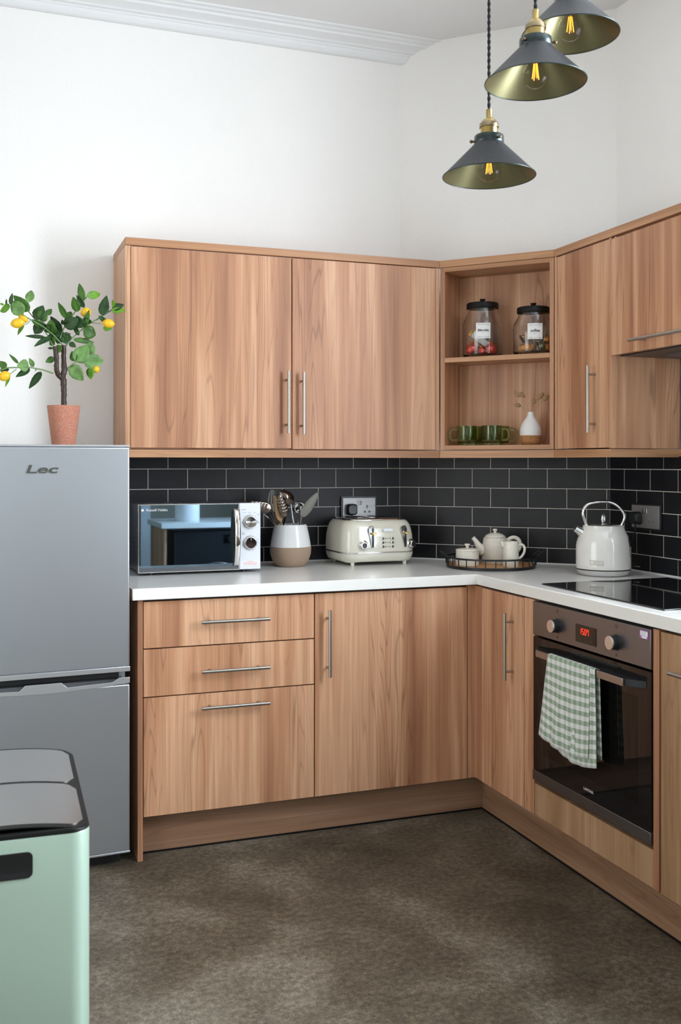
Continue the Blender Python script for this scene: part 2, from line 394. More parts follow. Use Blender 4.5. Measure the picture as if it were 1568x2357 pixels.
# ------------------------------------------------------------------ kitchen units
def bar_handle(parent, a, b, out, posts=.12, r=.006, m='brushed_steel', stand=.034):
    a, b, out = Vector(a), Vector(b), Vector(out)
    d = (b-a).normalized(); ln = (b-a).length; mb = MB().tube([a+out*stand-d*0, b+out*stand], r, 14)
    for q in (posts, 1-posts):
        p = a+d*ln*q; mb.tube([p+out*.0, p+out*(stand-.002)], .0045, 10)
    return mb.build('handle', m, parent)

# base end panel
o = MB().box(-1.259, -1.2415, -.005, .672, .0, .8705).build('base_end_panel', 'walnut_vertical', bev=.0008)
tag(o, 'narrow wooden end panel standing between the fridge and the three drawers', 'panel')
# drawer unit
t = thing('drawer_cabinet', 'wooden base cabinet with three drawers under the microwave', 'cabinet', (-.94, .3, 0))
MB().box(-1.2405, -.638, .02, .66, .15, .870).build('carcass', 'dark_gap', t)
for z0, z1, hz in ((.7065, .862, .788), (.5445, .7025, .621), (.1443, .5405, .498)):
    d = MB().box(-1.2385, -.6395, 0, .018, z0, z1).build('drawer', 'walnut_vertical', t, .0008)
    bar_handle(d, (-1.049, 0, hz), (-.811, 0, hz), (0, -1, 0), .14)
# corner cabinet, back run
t = thing('corner_base_cabinet', 'wide wooden base cabinet with one door right of the drawers', 'cabinet', (-.33, .3, 0))
MB().box(-.637, -.002, .02, .66, .15, .870).build('carcass', 'dark_gap', t)
d = MB().box(-.6355, -.0335, 0, .018, .1443, .862).build('door', 'walnut_vertical', t, .0008)
bar_handle(d, (-.5904, 0, .570), (-.5904, 0, .806), (0, -1, 0), .13)
MB().prism([(-.0305, .002), (.0, .002), (.0, -.0475), (.018, -.0475), (.018, .018), (-.0305, .018)], .1443, .8655).build('corner_post', 'walnut_vertical', t, .0008)
# narrow cabinet, right run
t = thing('narrow_base_cabinet', 'narrow wooden base cabinet in the corner left of the oven', 'cabinet', (.3, -.2, 0))
MB().box(.02, .62, -.357, -.03, .15, .870).build('carcass', 'dark_gap', t)
d = MB().box(0, .018, -.355, -.050, .1443, .863).build('door', 'walnut_vertical', t, .0008)
bar_handle(d, (0, -.2832, .568), (0, -.2832, .802), (-1, 0, 0), .13)
# oven housing
t = thing('oven_housing', 'wooden housing around the built-in oven with lower front panel', 'cabinet', (.3, -.73, 0))
MB().box(0, .6, -.4205, -.3585, .1443, .866).build('side_filler', 'walnut_vertical', t, .0008)
MB().box(0, .6, -1.0755, -1.0505, .1443, .866).build('side_filler', 'walnut_vertical', t, .0008)
MB().box(0.002, .6, -1.0485, -.4225, .1443, .250).build('lower_panel', 'oak_vertical', t, .0008)
# right-hand unit, mostly outside the frame
t = thing('end_base_cabinet', 'wooden base cabinet at right edge, right of the oven', 'cabinet', (.3, -1.4, 0))
MB().box(.02, .62, -1.69, -1.079, .15, .870).build('carcass', 'dark_gap', t)
d = MB().box(0, .018, -1.688, -1.0835, .1443, .863).build('door', 'oak_vertical', t, .0008)
bar_handle(d, (0, -1.158, .767), (0, -1.46, .767), (-1, 0, 0), .13)
# plinths
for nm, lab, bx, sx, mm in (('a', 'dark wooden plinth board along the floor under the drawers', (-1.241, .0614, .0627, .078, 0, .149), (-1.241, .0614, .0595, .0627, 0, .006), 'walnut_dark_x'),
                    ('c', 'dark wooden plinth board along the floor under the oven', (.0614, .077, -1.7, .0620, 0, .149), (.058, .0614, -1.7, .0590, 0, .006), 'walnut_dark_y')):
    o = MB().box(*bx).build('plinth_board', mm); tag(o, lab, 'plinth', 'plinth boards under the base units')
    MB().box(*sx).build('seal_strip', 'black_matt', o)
# worktop
wt = MB().prism([(-1.279, -.0234), (-.005, -.0234), (-.005, -1.7), (.632, -1.7), (.632, .046), (-.0135, .679), (-1.279, .679)], .871, .91).build('worktop', 'worktop', bev=.0025)
tag(wt, 'white L-shaped kitchen worktop running along both cabinet runs', 'worktop')
MB().box(-1.2798, -1.2788, -.020, .6, .8725, .9085).build('raw_edge', 'chipboard', wt)
# silicone bead along the splashback
sb = MB(); pts = [(-1.27, .674, .9115), (-.016, .674, .9115), (.6265, .0435, .9115), (.6265, -1.7, .9115)]
for a, b in zip(pts, pts[1:]): sb.tube([a, b], .0035, 8)
sb.build('sealant_bead', 'matt_white', wt)

# wall cabinet, back run
t = thing('double_wall_cabinet', 'long wooden wall cabinet with two doors above the microwave', 'cabinet', (-.62, .5, 1.376))
c = MB().box(-1.251, -1.2325, .3425, .672, 1.377, 2.121).box(-1.2325, -.001, .364, .672, 1.378, 2.121); c.build('carcass', 'walnut_vertical', t, .0006)
for x0, x1, hx, za, zb in ((-1.2305, -.6155, -.6365, 1.4394, 1.6793), (-.6120, -.0005, -.5749, 1.4366, 1.6762)):
    d = MB().box(x0, x1, .3445 if hx < -.6 else .342, .3625, 1.382 if hx < -.6 else 1.3795, 2.119).build('door', 'walnut_vertical', t, .0008)
    bar_handle(d, (hx, .3435, za), (hx, .3435, zb), (0, -1, 0), .14)
MB().box(.001, .0155, .3425, .372, 1.378, 2.121).build('corner_post', 'walnut_vertical', t, .0006)
# corner shelf unit
P = Vector((.017, .3406, 0)); Q = Vector((.336, -.009, 0)); dB = (Q-P).normalized(); nB = Vector((-dB.y, dB.x, 0)); LB = (Q-P).length
XB = Matrix((dB, nB, Vector((0, 0, 1)))).transposed().to_4x4(); XB.translation = P
rzB = math.atan2(dB.y, dB.x)
t = thing('corner_shelf_unit', 'open wooden corner shelf unit holding jars and green mugs', 'shelf unit', (P.x, P.y, 1.376), rzB)
DP = .172
MB().box(.002, .0215, .001, DP+.012, 1.379, 2.121, XB).build('side_panel', 'walnut_vertical', t, .0006)
MB().box(LB-.0175, LB-.001, .001, DP+.012, 1.379, 2.121, XB).build('side_panel', 'walnut_vertical', t, .0006)
MB().box(.0215, LB-.0175, .001, DP, 2.1035, 2.121, XB).build('top_panel', 'walnut_along_x', t, .0006)
MB().box(.0215, LB-.0175, .001, DP, 1.379, 1.397, XB).build('bottom_panel', 'walnut_along_x', t, .0006)
MB().box(.0215, LB-.0175, .002, DP, 1.7345, 1.7535, XB).build('shelf', 'walnut_along_x', t, .0006)
b_ = MB().box(.0215, LB-.0175, DP, DP+.01, 1.379, 2.12, XB).build('back_panel', 'walnut_vertical', t)
sx_ = .075
MB().tube([XB @ Vector((sx_, DP+.001, 2.035)), XB @ Vector((sx_, DP-.002, 2.035))], .0055, 14).build('screw', 'aged_brass', b_)
MB().tube([XB @ Vector((sx_, DP-.002, 2.035)), XB @ Vector((sx_, DP-.0025, 2.035))], .002, 10).build('screw', 'black_matt', b_)
# narrow wall cabinet, right run
t = thing('narrow_wall_cabinet', 'narrow wooden wall cabinet between open shelves and cooker hood', 'cabinet', (.48, -.2, 1.376))
MB().box(.36, .625, -.3625, -.06, 1.378, 2.121).build('carcass', 'dark_gap', t)
MB().box(.338, .632, -.3755, -.3655, 1.3775, 2.121).build('side_panel', 'walnut_vertical', t, .0006)
d = MB().box(.340, .358, -.3630, -.0265, 1.380, 2.117).build('door', 'walnut_vertical', t, .0008)
bar_handle(d, (.34, -.2783, 1.435), (.34, -.2783, 1.677), (-1, 0, 0), .13)
MB().box(.338, .357, -.0245, -.0105, 1.379, 2.121).build('corner_post', 'walnut_vertical', t, .0006)
# hood cabinet
t = thing('hood_cabinet', 'short wooden wall cabinet with lift-up door above the hob', 'cabinet', (.48, -.68, 1.704))
MB().box(.3585, .652, -.99, -.378, 1.716, 2.138).build('carcass', 'walnut_vertical', t)
d = MB().box(.337, .357, -.992, -.3775, 1.704, 2.113).build('door', 'walnut_vertical', t, .0008)
bar_handle(d, (.337, -.523, 1.7395), (.337, -.86, 1.7395), (-1, 0, 0), .14)
t = thing('extractor_hood', 'black extractor hood fitted under the short wall cabinet', 'hood', (.5, -.68, 1.69))
MB().box(.362, .630, -.975, -.395, 1.700, 1.7155).build('body', 'black_plastic', t, .001)
MB().prism([(.45, 1.6995), (.60, 1.6995), (.60, 1.686), (.47, 1.692)], -.94, -.52, Matrix(((1, 0, 0, 0), (0, 0, 1, 0), (0, 1, 0, 0), (0, 0, 0, 1)))).build('filter_panel', 'micro_case', t, .001)
MB().box(.50, .57, -.90, -.72, 1.6845, 1.689).build('grille', 'black_matt', t)
# cornice and pelmet, mitred along the three fronts
def ribbon(z0, z1, offs, name, label, cat, yb):
    path = [(-1.251, .675), (-1.251, .3406), (.017, .3406), (.336, -.009), (.336, -1.0)]
    if yb: path = [(-1.251, .675), (-1.251, .3406), (.017, .3406), (.336, -.009), (.336, -.3757), (.652, -.3757)]
    t = thing(name, label, cat, (-.5, .34, z0))
    th = .020
    n = len(path); inner = []
    for i, p in enumerate(path):
        p = Vector(p); ds = []
        if i > 0: ds.append((p-Vector(path[i-1])).normalized())
        if i < n-1: ds.append((Vector(path[i+1])-p).normalized())
        ns = [Vector((-d.y, d.x)) for d in ds]
        if len(ns) == 2:
            b = (ns[0]+ns[1]).normalized(); inner.append(p+b*(th/b.dot(ns[0])))
        else: inner.append(p+ns[0]*th)
    for i in range(n-1):
        d = Vector(path[i+1])-Vector(path[i]); mm = 'walnut_along_x'
        a, b, c2, d2 = Vector(path[i]), Vector(path[i+1]), inner[i+1], inner[i]
        e = d.normalized()*.0002
        MB().prism([tuple(a+e), tuple(b-e), tuple(c2-e), tuple(d2+e)], z0, z1).build('board', mm, t, .0012, rot=math.atan2(d.y, d.x))
    return t
ribbon(2.1225, 2.151, 0, 'cornice', 'wooden cornice running along the tops of all wall cabinets', 'cornice', False)
ribbon(1.346, 1.3755, 0, 'light_pelmet', 'wooden light pelmet under the wall cabinets above the tiles', 'pelmet', True)
# ------------------------------------------------------------------ hob
t = thing('induction_hob', 'black glass hob set into the white worktop beside the kettle', 'hob', (.31, -.71, .91))
MB().box(.052, .572, -1.032, -.385, .9102, .915).build('glass_plate', 'black_gloss', t, .0012)
# ------------------------------------------------------------------ oven
OV0, OV1 = -.424, -1.047
t = thing('built_in_oven', 'black glass built-in oven with steel control panel showing the time', 'oven', (.3, -.735, .26))
# cavity box with open front
c = MB()
c.box(.02, .55, OV0, OV0-.03, .262, .745).box(.02, .55, OV1+.03, OV1, .262, .745).box(.02, .55, OV0-.03, OV1+.03, .262, .30).box(.02, .55, OV0-.03, OV1+.03, .715, .745).box(.52, .55, OV0-.03, OV1+.03, .30, .715)
c.build('cavity', 'oven_inside', t)
for zz in (.445, .60, .36):
    r = MB(); r.tube([(.045, OV0-.035, zz), (.045, OV1+.035, zz)], .0035, 8).tube([(.5, OV0-.035, zz), (.5, OV1+.035, zz)], .0035, 8)
    k = OV0-.05
    while k > OV1+.04: r.tube([(.045, k, zz), (.5, k, zz)], .0018, 6); k -= .024
    r.build('shelf_rack', 'chrome_soft', t)
cp = MB().box(-.006, .3, OV1, OV0, .752, .8625).build('control_panel', 'oven_steel', t, .0012)
tag(cp, 'brushed steel control panel')
MB().box(-.0075, -.0055, -.7887, -.680, .7705, .8255).build('display', 'black_gloss', cp)
# 15:07 in seven-segment strokes
SEG = {'1': 'bc', '5': 'afgcd', '0': 'abcdef', '7': 'fabc'}
led = MB(); DG = face((-.0078, -.7155, .806), FC)
def seg_digit(ch, x):
    w_, h_ = .0080, .0088; th = .0017
    S = {'a': (0, w_, 2*h_), 'g': (0, w_, h_), 'd': (0, w_, 0)}
    V = {'f': (0, h_), 'e': (0, 0), 'b': (w_, h_), 'c': (w_, 0)}
    for q in SEG[ch]:
        if q in S: a, b, yy = S[q]; led.box(x+a+.0006, x+b-.0006, yy-th/2-h_, yy+th/2-h_, 0, .0004, DG)
        else: xx, yy = V[q]; led.box(x+xx-th/2, x+xx+th/2, yy+.0006-h_, yy+h_-.0006-h_, 0, .0004, DG)
for ch, x in zip('1507', (-.0130, .0005, .0140, .0275)): seg_digit(ch, x)
led.build('clock_digits', 'red_led', cp)
MB().box(0, .006, -.0004, .0004, 0, .0003, face((-.0078, -.697, .7815), FC)).build('touch_mark', 'print_grey', cp)
MB().prism([(-.003, -.0004), (-.0004, -.0004), (-.0004, -.003), (.0004, -.003), (.0004, -.0004), (.003, -.0004), (.003, .0004), (.0004, .0004), (.0004, .003), (-.0004, .003), (-.0004, .0004), (-.003, .0004)], 0, .0003, face((-.0078, -.767, .7815), FC)).build('touch_mark', 'print_grey', cp)
def icon(parent, y, z, s=.011):
    X = face((-.0068, y, z), FC); k = MB(); e = .0006
    k.box(-s/2, s/2, s/2-e, s/2, 0, .0003, X).box(-s/2, s/2, -s/2, -s/2+e, 0, .0003, X).box(-s/2, -s/2+e, -s/2, s/2, 0, .0003, X).box(s/2-e, s/2, -s/2, s/2, 0, .0003, X).box(-.0006, .0006, -s*.25, s*.25, 0, .0003, X)
    k.build('icon_mark', 'print_black', parent)
for ky in (-.5740, -.8900):
    X = face((-.006, ky, .8015), FC)
    b = MB().lathe([(.0235, 0), (.0235, .002), (.0205, .003), (.0205, .022)], 36, X).build('knob', 'black_plastic', cp)
    MB().lathe([(.0205, .0221), (.0205, .0265), (.0195, .0275)], 36, X).box(-.0006, .0006, .006, .019, .0274, .0278, X).build('knob_cap', 'knob_silver', b)
    icon(cp, ky, .848, .011); icon(cp, ky, .765, .007)
    k = MB()
    for a in range(0, 360, 36): k.lathe([(.0008, 0), (.0008, .0004)], 8, face((-.0061, ky-.031*math.cos(rad(a)), .8015+.031*math.sin(rad(a))), FC))
    k.build('dial_marks', 'print_black', cp)
X = face((-.0065, -1.0185, .846), FC)
s_ = MB().box(-.019, .019, -.0125, .0105, 0, .0003, X).build('energy_sticker', 'sticker_purple', cp)
k = MB().box(-.016, .016, -.005, .0085, .0003, .0005, X).box(-.010, .012, -.0115, -.005, .0003, .0005, X); k.build('sticker_paper', 'paper', s_)
k = MB()
for i in range(5): k.box(-.013+.002*(i % 2), .012-.003*(i % 3), .0066-.0034*i, .0074-.0034*i, .0005, .0007, X)
k.build('sticker_print', 'print_grey', s_)
# door: frame of black glass with a see-through window
dr = thing_door = MB()
y0, y1 = OV0, OV1
fr = MB().box(-.004, .016, y0, y0-.06, .300, .744).box(-.004, .016, y1+.06, y1, .300, .744).box(-.004, .016, y0-.06, y1+.06, .300, .360).box(-.004, .016, y0-.06, y1+.06, .665, .744)
door = fr.build('door', 'black_gloss', t)
MB().box(-.0042, .002, y0-.0600, y1+.0600, .360, .665).build('door_glass', 'dark_glass', door)
MB().box(-.0075, .016, y0, y1, .266, .299).build('bottom_strip', 'oven_steel', door, .001)
h = MB().box(-.047, -.041, -.508, -.975, .694, .7155); hb = h.build('handle', 'brushed_steel', door, .0008)
MB().prism([(-.0405, -.509), (-.0405, -.974), (-.0045, -1.028), (-.0045, -.445)], .6945, .7150).build('handle_bracket', 'black_metal', hb, .001)
text('LAMONA', .0125, 'maker_name', 'print_white', door, face((-.0045, -.745, .324), FC), 1.0, .0002)
# ------------------------------------------------------------------ tea towel
def towel():
    t = thing('tea_towel', 'green and white gingham tea towel hanging over the oven handle', 'tea towel', (-.06, -.62, .70))
    # three layers: hem positions are in metres along the handle
    def sheet(prof, yl, yr, wob, seed, name, lean=0.0, flare=0.0, uo=0):
        rnd = random.Random(seed); ph = [rnd.uniform(0, 6) for _ in range(4)]
        mb = MB(); nu = 26; rows = len(prof); mb.uv = []
        dist = [0]
        for a, b in zip(prof, prof[1:]): dist.append(dist[-1]+math.hypot(b[0]-a[0], b[1]-a[1]))
        for j, (x, z) in enumerate(prof):
            drop = max(0, .7168-z)/.28
            for i in range(nu+1):
                q = i/nu; y = yl+(yr-yl)*q+drop*(lean+flare*(1-q))
                fold = wob*drop*(math.sin(q*9+ph[0])*.6+math.sin(q*17+ph[1]+drop*2)*.4)
                zz = z-(.02*drop*math.sin(q*3.0) if x < -.045 else 0)
                mb.v.append(Vector((x-abs(fold)*1.0 if x < -.047 else x+abs(fold)*.3, y, zz))); mb.uv.append(((y-yl)*-1+uo, dist[j]))
        for j in range(rows-1):
            for i in range(nu):
                a = j*(nu+1)+i; mb.f.append((a, a+1, a+nu+2, a+nu+1))
        o = mb.build(name, 'gingham', t)
        s = o.modifiers.new('solid', 'SOLIDIFY'); s.thickness = .0016; s.offset = 0
        return o
    def profile(zf, zb, xf, xb, top=.7168):
        p = [(xf, zf+(top-.004-zf)*k/22) for k in range(23)]
        p += [(xf+.001, top), (xf+.004, top+.0016), (-.041, top+.0014), (xb-.003, top), (xb, top-.004)]
        p += [(xb, top-.004-(top-.004-zb)*k/18) for k in range(1, 19)]
        return p
    sheet(profile(.450, .47, -.0535, -.036), -.594, -.822, .010, 3, 'cloth_front_fold', .0, .055)
    sheet(profile(.432, .45, -.0505, -.034), -.630, -.846, .008, 5, 'cloth_inner_fold', -.012, .01, .006)
    return t
towel()
# slot the towel's back layers clear of the bracket by keeping them thin
# ------------------------------------------------------------------ fridge
t = thing('fridge_freezer', 'silver two-door fridge freezer left of the drawers', 'fridge', (-1.289, -.035, 0), rad(3))
T = mworld(t)
Lx = -.547
def LB_(x0, x1, y0, y1, z0, z1, mb=None): return (mb or MB()).box(x0, x1, y0, y1, z0, z1, T)
LB_(Lx+.004, -.004, .055, .57, .04, 1.372).build('body', 'fridge_silver', t, .003)
up = LB_(Lx, 0, .0, .05, .659, 1.3775).build('upper_door', 'fridge_silver', t, .005, seg=3)
LB_(Lx, 0, -.0005, .052, 1.3778, 1.3845).build('top_cap', 'fridge_trim', up, .001)
LB_(Lx-.001, .0012, -.0015, .05, .6425, .6590).build('lower_trim', 'fridge_trim', up, .0015)
lo = LB_(Lx, 0, .0, .05, .055, .600).build('lower_door', 'fridge_silver', t, .004, seg=3)
LB_(Lx, .001, -.001, .05, .048, .0545).build('bottom_trim', 'fridge_trim', lo, .001)
# grip trim with two cut-outs
top = [(0, .6235), (-.034, .6235), (-.056, .6105), (-.200, .6055), (-.218, .6225)]
mir = [(Lx-x, z) for x, z in reversed(top)]
bot = [(Lx+(-Lx)*k/16, .6045-.0135*math.sin(PI*k/16)) for k in range(17)]
poly = top+mir+bot
XZ = T @ Matrix(((1, 0, 0, 0), (0, 0, 1, 0), (0, 1, 0, 0), (0, 0, 0, 1)))
g = MB().prism([(x, z) for x, z in poly], -.0015, .004, XZ).build('grip_trim', 'fridge_trim', lo, .0008)
MB().add([T @ Vector(p) for p in [(-.02, .040, .622), (Lx+.02, .040, .622), (Lx+.02, .006, .592), (-.02, .006, .592), (-.02, .05, .60), (Lx+.02, .05, .60)]], [(0, 1, 2, 3), (0, 4, 5, 1), (3, 2, 5, 4), (0, 3, 4), (1, 5, 2)]).build('grip_recess', 'fridge_chrome', lo)
LB_(Lx+.01, -.03, .03, .06, .622, .644).build('gap_seal', 'black_plastic', t)
LB_(Lx+.02, -.02, .06, .5, .0, .045).build('foot_plinth', 'black_plastic', t)
text('Lec', .036, 'badge', 'badge_steel', up, T @ face((-.281, -.002, 1.305), FA), 1.95, .0018, .18, bold=.0008)
# ------------------------------------------------------------------ pedal bin
BX, BY, BW, BD = -1.721, -1.252, .312, .520
t = thing('recycling_bin', 'mint green rectangular bin with two steel lids in front of fridge', 'bin', (BX, BY, 0), rad(-1.5))
T = mworld(t)
b = MB().loft([[tuple(p) for p in rrect(BW-.004, BD-.004, .034, 8, .0)], rrect(BW, BD, .036, 8, .004), rrect(BW, BD, .036, 8, .6605), rrect(BW-.002, BD-.002, .035, 8, .664)], X=T)
body = b.build('body', 'bin_mint', t, ang=50)
def arch(x): return .016*(1-(2*x/BW)**2)
secs = []
for z, k, ar in ((.6642, 0, 0), (.6655, 0, .9), (.6668, -.001, 1), (.6676, -.006, 1)):
    secs.append([(x, y, z+ar*arch(x)) for x, y, _ in rrect(BW+k*2, BD+k*2, .036, 10, 0)])
rim = MB().loft(secs, True, False, X=T)
# gridded top so that the arch shows
def archpanel(mb, w, d, cy, z, r, th):
    n = 24; bot = []; tp = []
    out = rrect(w, d, r, 8, 0, 0, cy)
    ring0 = [(x, y, z+arch(x)) for x, y, _ in out]; ring1 = [(x, y, z+th+arch(x)) for x, y, _ in out]
    # strips across x
    xs = [-w/2+w*i/n for i in range(n+1)]
    def half(x):
        e = w/2-abs(x); return d/2 if e >= r else d/2-r+math.sqrt(max(0, r*r-(r-e)**2))
    v = []; f = []
    for x in xs:
        h = half(x); v += [(x, cy-h, z+th+arch(x)), (x, cy+h, z+th+arch(x)), (x, cy-h, z+arch(x)), (x, cy+h, z+arch(x))]
    for i in range(n):
        a = 4*i; f += [(a, a+4, a+5, a+1), (a, a+2, a+6, a+4), (a+1, a+5, a+7, a+3)]
    f += [(0, 1, 3, 2), (4*n, 4*n+2, 4*n+3, 4*n+1)]
    mb.add(v, f, T)
archpanel(rim, BW-.004, BD-.004, 0, .6660, .034, .002)
rim.build('rim', 'black_matt', t, ang=50)
for cy_ in (-.1255, .1255):
    p_ = MB(); archpanel(p_, BW-.022, .238, cy_, .6674, .030, .0022); p_.build('lid', 'bin_lid_steel', t, ang=50)
F = T @ face((.0, -BD/2-.0006, .617), FA)
hs = MB().loft([[(x, y, -.002) for x, y, _ in rrect(.112, .046, .010, 5)], [(x, y, .0012) for x, y, _ in rrect(.112, .046, .010, 5)], [(x, y, .0012) for x, y, _ in rrect(.104, .038, .008, 5)], [(x, y, .0002) for x, y, _ in rrect(.096, .030, .007, 5)]], X=F)
hs.build('hand_grip', 'black_plastic', t)
# ------------------------------------------------------------------ microwave
t = thing('microwave_oven', 'silver microwave with mirrored door and two dials beside fridge', 'microwave', (-.97, .5, .91))
MX0, MX1, MY = -1.2045, -.7405, .340
MB().box(MX0+.002, MX1-.002, MY+.022, .652, .9225, 1.1705).build('case', 'micro_case', t, .004)
v_ = MB()
for r_ in range(9):
    for c_ in range(4): v_.lathe([(.0022, 0), (.0022, .0006)], 8, face((MX0+.0022, .43+.012*c_+(r_ % 2)*.006, .955+.009*r_), (0, -1, 0)) @ Matrix.Identity(4))
v_.build('side_vents', 'black_matt', t)
v_ = MB()
for i in range(4): v_.box(-1.165+i*.062, -1.118+i*.062, MY+.04, MY+.10, 1.1703, 1.1709)
v_.build('paper_labels', 'paper', t)
fr = MB(); e = .0035
dx1 = -.8235
fr.box(MX0, dx1, MY, MY+.022, .9205, .9205+e).box(MX0, dx1, MY, MY+.022, 1.1735-e, 1.1735).box(MX0, MX0+e, MY, MY+.022, .9205+e, 1.1735-e).box(dx1-e, dx1, MY, MY+.022, .9205+e, 1.1735-e)
door = fr.build('door', 'chrome_soft', t)
dg = MB().box(MX0+e, dx1-e, MY+.001, MY+.020, .938, 1.1735-e).build('mirror_glass', 'mirror_door', door)
MB().box(MX0+e, dx1-e, MY+.0008, MY+.020, .9205+e, .938).build('lower_band', 'micro_strip', door)
text('Russell Hobbs', .0138, 'maker_name', 'print_white', dg, face((-1.1355, MY+.0008, 1.152), FA), 1.0, .0002)
MB().lathe([(.0048, 0), (.0048, .0003)], 20, face((-1.1885, MY+.0008, 1.152), FA)).build('logo_dot', 'micro_panel', dg)
# curved handle
def arc_handle(xc, w, off, m, name, par, y_out):
    secs = []
    for k in range(25):
        q = k/24; z = .938+.215*q; y = MY-.006-y_out*math.sin(PI*q)**.6
        secs.append([(xc-w/2, y+.008, z), (xc+w/2, y+.008, z), (xc+w/2, y, z), (xc+w/2-.003, y-.002, z), (xc-w/2+.003, y-.002, z), (xc-w/2, y, z)])
    return MB().loft(secs).build(name, m, par, ang=50)
h_ = arc_handle(-.8360, .020, 0, 'chrome', 'handle', door, .026)
MB().loft([[(-.850, MY+.001, .938), (-.8465, MY+.001, .938), (-.8465, MY-.004, .938), (-.850, MY-.004, .938)]]+[[(-.850, MY+.001, .938+.215*k/24), (-.8465, MY+.001, .938+.215*k/24), (-.8465, MY-.004-.026*math.sin(PI*k/24)**.6, .938+.215*k/24), (-.850, MY-.004-.026*math.sin(PI*k/24)**.6, .938+.215*k/24)] for k in range(1, 25)]).build('handle_side', 'black_gloss', h_)
cp = MB().box(dx1+.0005, MX1, MY, MY+.022, .9215, 1.1735).build('control_panel', 'micro_panel', t, .0025)
for z_, dm, ang_ in ((1.1015, 'chrome', 90), (1.0225, 'brown_dial', 0)):
    X = face((-.7815, MY-.0002, z_), FA)
    k = MB().lathe([(.0265, 0), (.0265, .0008)], 40, X).build('dial_ring', 'chrome_soft', cp)
    d_ = MB().lathe([(.0245, .0008), (.0245, .010), (.0225, .014), (.0215, .0145)], 40, X).build('dial', 'chrome_soft', cp)
    MB().lathe([(.0205, .0146), (.0200, .0152), (.015, .0150), (0, .0146)], 40, X).build('dial_face', dm, d_)
    a = rad(ang_); c2 = X @ Matrix.Rotation(-a, 4, 'Z')
    MB().box(-.0008, .0008, .010, .0185, .0153, .0157, c2).build('pointer', 'print_white' if ang_ == 0 else 'print_black', d_)
    k = MB(); n = 14 if ang_ == 0 else 5
    for i in range(n):
        aa = rad(90-i*300/13) if ang_ == 0 else rad(180-i*45); rr2 = .0315
        k.box(-.0012, .0012, -.0005, .0005, 0, .0002, X @ Matrix.Translation((rr2*math.cos(aa), rr2*math.sin(aa), 0)))
    for i in range(40):
        aa = rad(90-i*290/39) if ang_ == 0 else rad(180-i*180/39)
        k.box(-.0008, .0008, -.0002, .0002, 0, .0002, X @ Matrix.Translation((.0283*math.cos(aa), .0283*math.sin(aa), 0)) @ Matrix.Rotation(aa+PI/2, 4, 'Z'))
    k.build('dial_scale', 'print_black', cp)
for s2, x_, z_, mm, sz in (('POWER', -.8075, 1.1480, 'print_black', .005), ('TIME', -.8090, 1.0590, 'print_black', .005), ('(MIN)', -.8090, 1.0540, 'print_black', .0042), ('Defrost', -.8035, 1.1375, 'print_blue', .0042), ('M.Low', -.783, 1.1375, 'print_black', .0040), ('Med', -.764, 1.1365, 'print_black', .0042), ('M.High', -.7505, 1.1290, 'print_black', .0038), ('Low', -.8130, 1.0985, 'print_black', .0042), ('High', -.7485, 1.0985, 'print_black', .0042)):
    text(s2, sz, 'dial_word', mm, cp, face((x_, MY-.0002, z_), FA), 1, .0001)
nt = MB().box(-.8165, -.7465, MY-.0004, MY, .936, .9545).build('warning_note', 'paper', cp)
for s2, z_ in (('Important notes', .9518), ('To cook for less than 2 minutes, turn', .9476), ('the TIMER dial past 2 minutes and', .9434), ('then return it to the time required.', .9392)):
    text(s2, .0038, 'warning_text', 'print_red', nt, face((-.7815, MY-.0006, z_), FA), 1, .0001)
for x_ in (-1.153, -.80):
    for y_ in (.375, .62): MB().lathe([(.009, .9102), (.010, .9225)], 14, Matrix.Translation((x_, y_, 0))).build('foot', 'black_plastic', t)
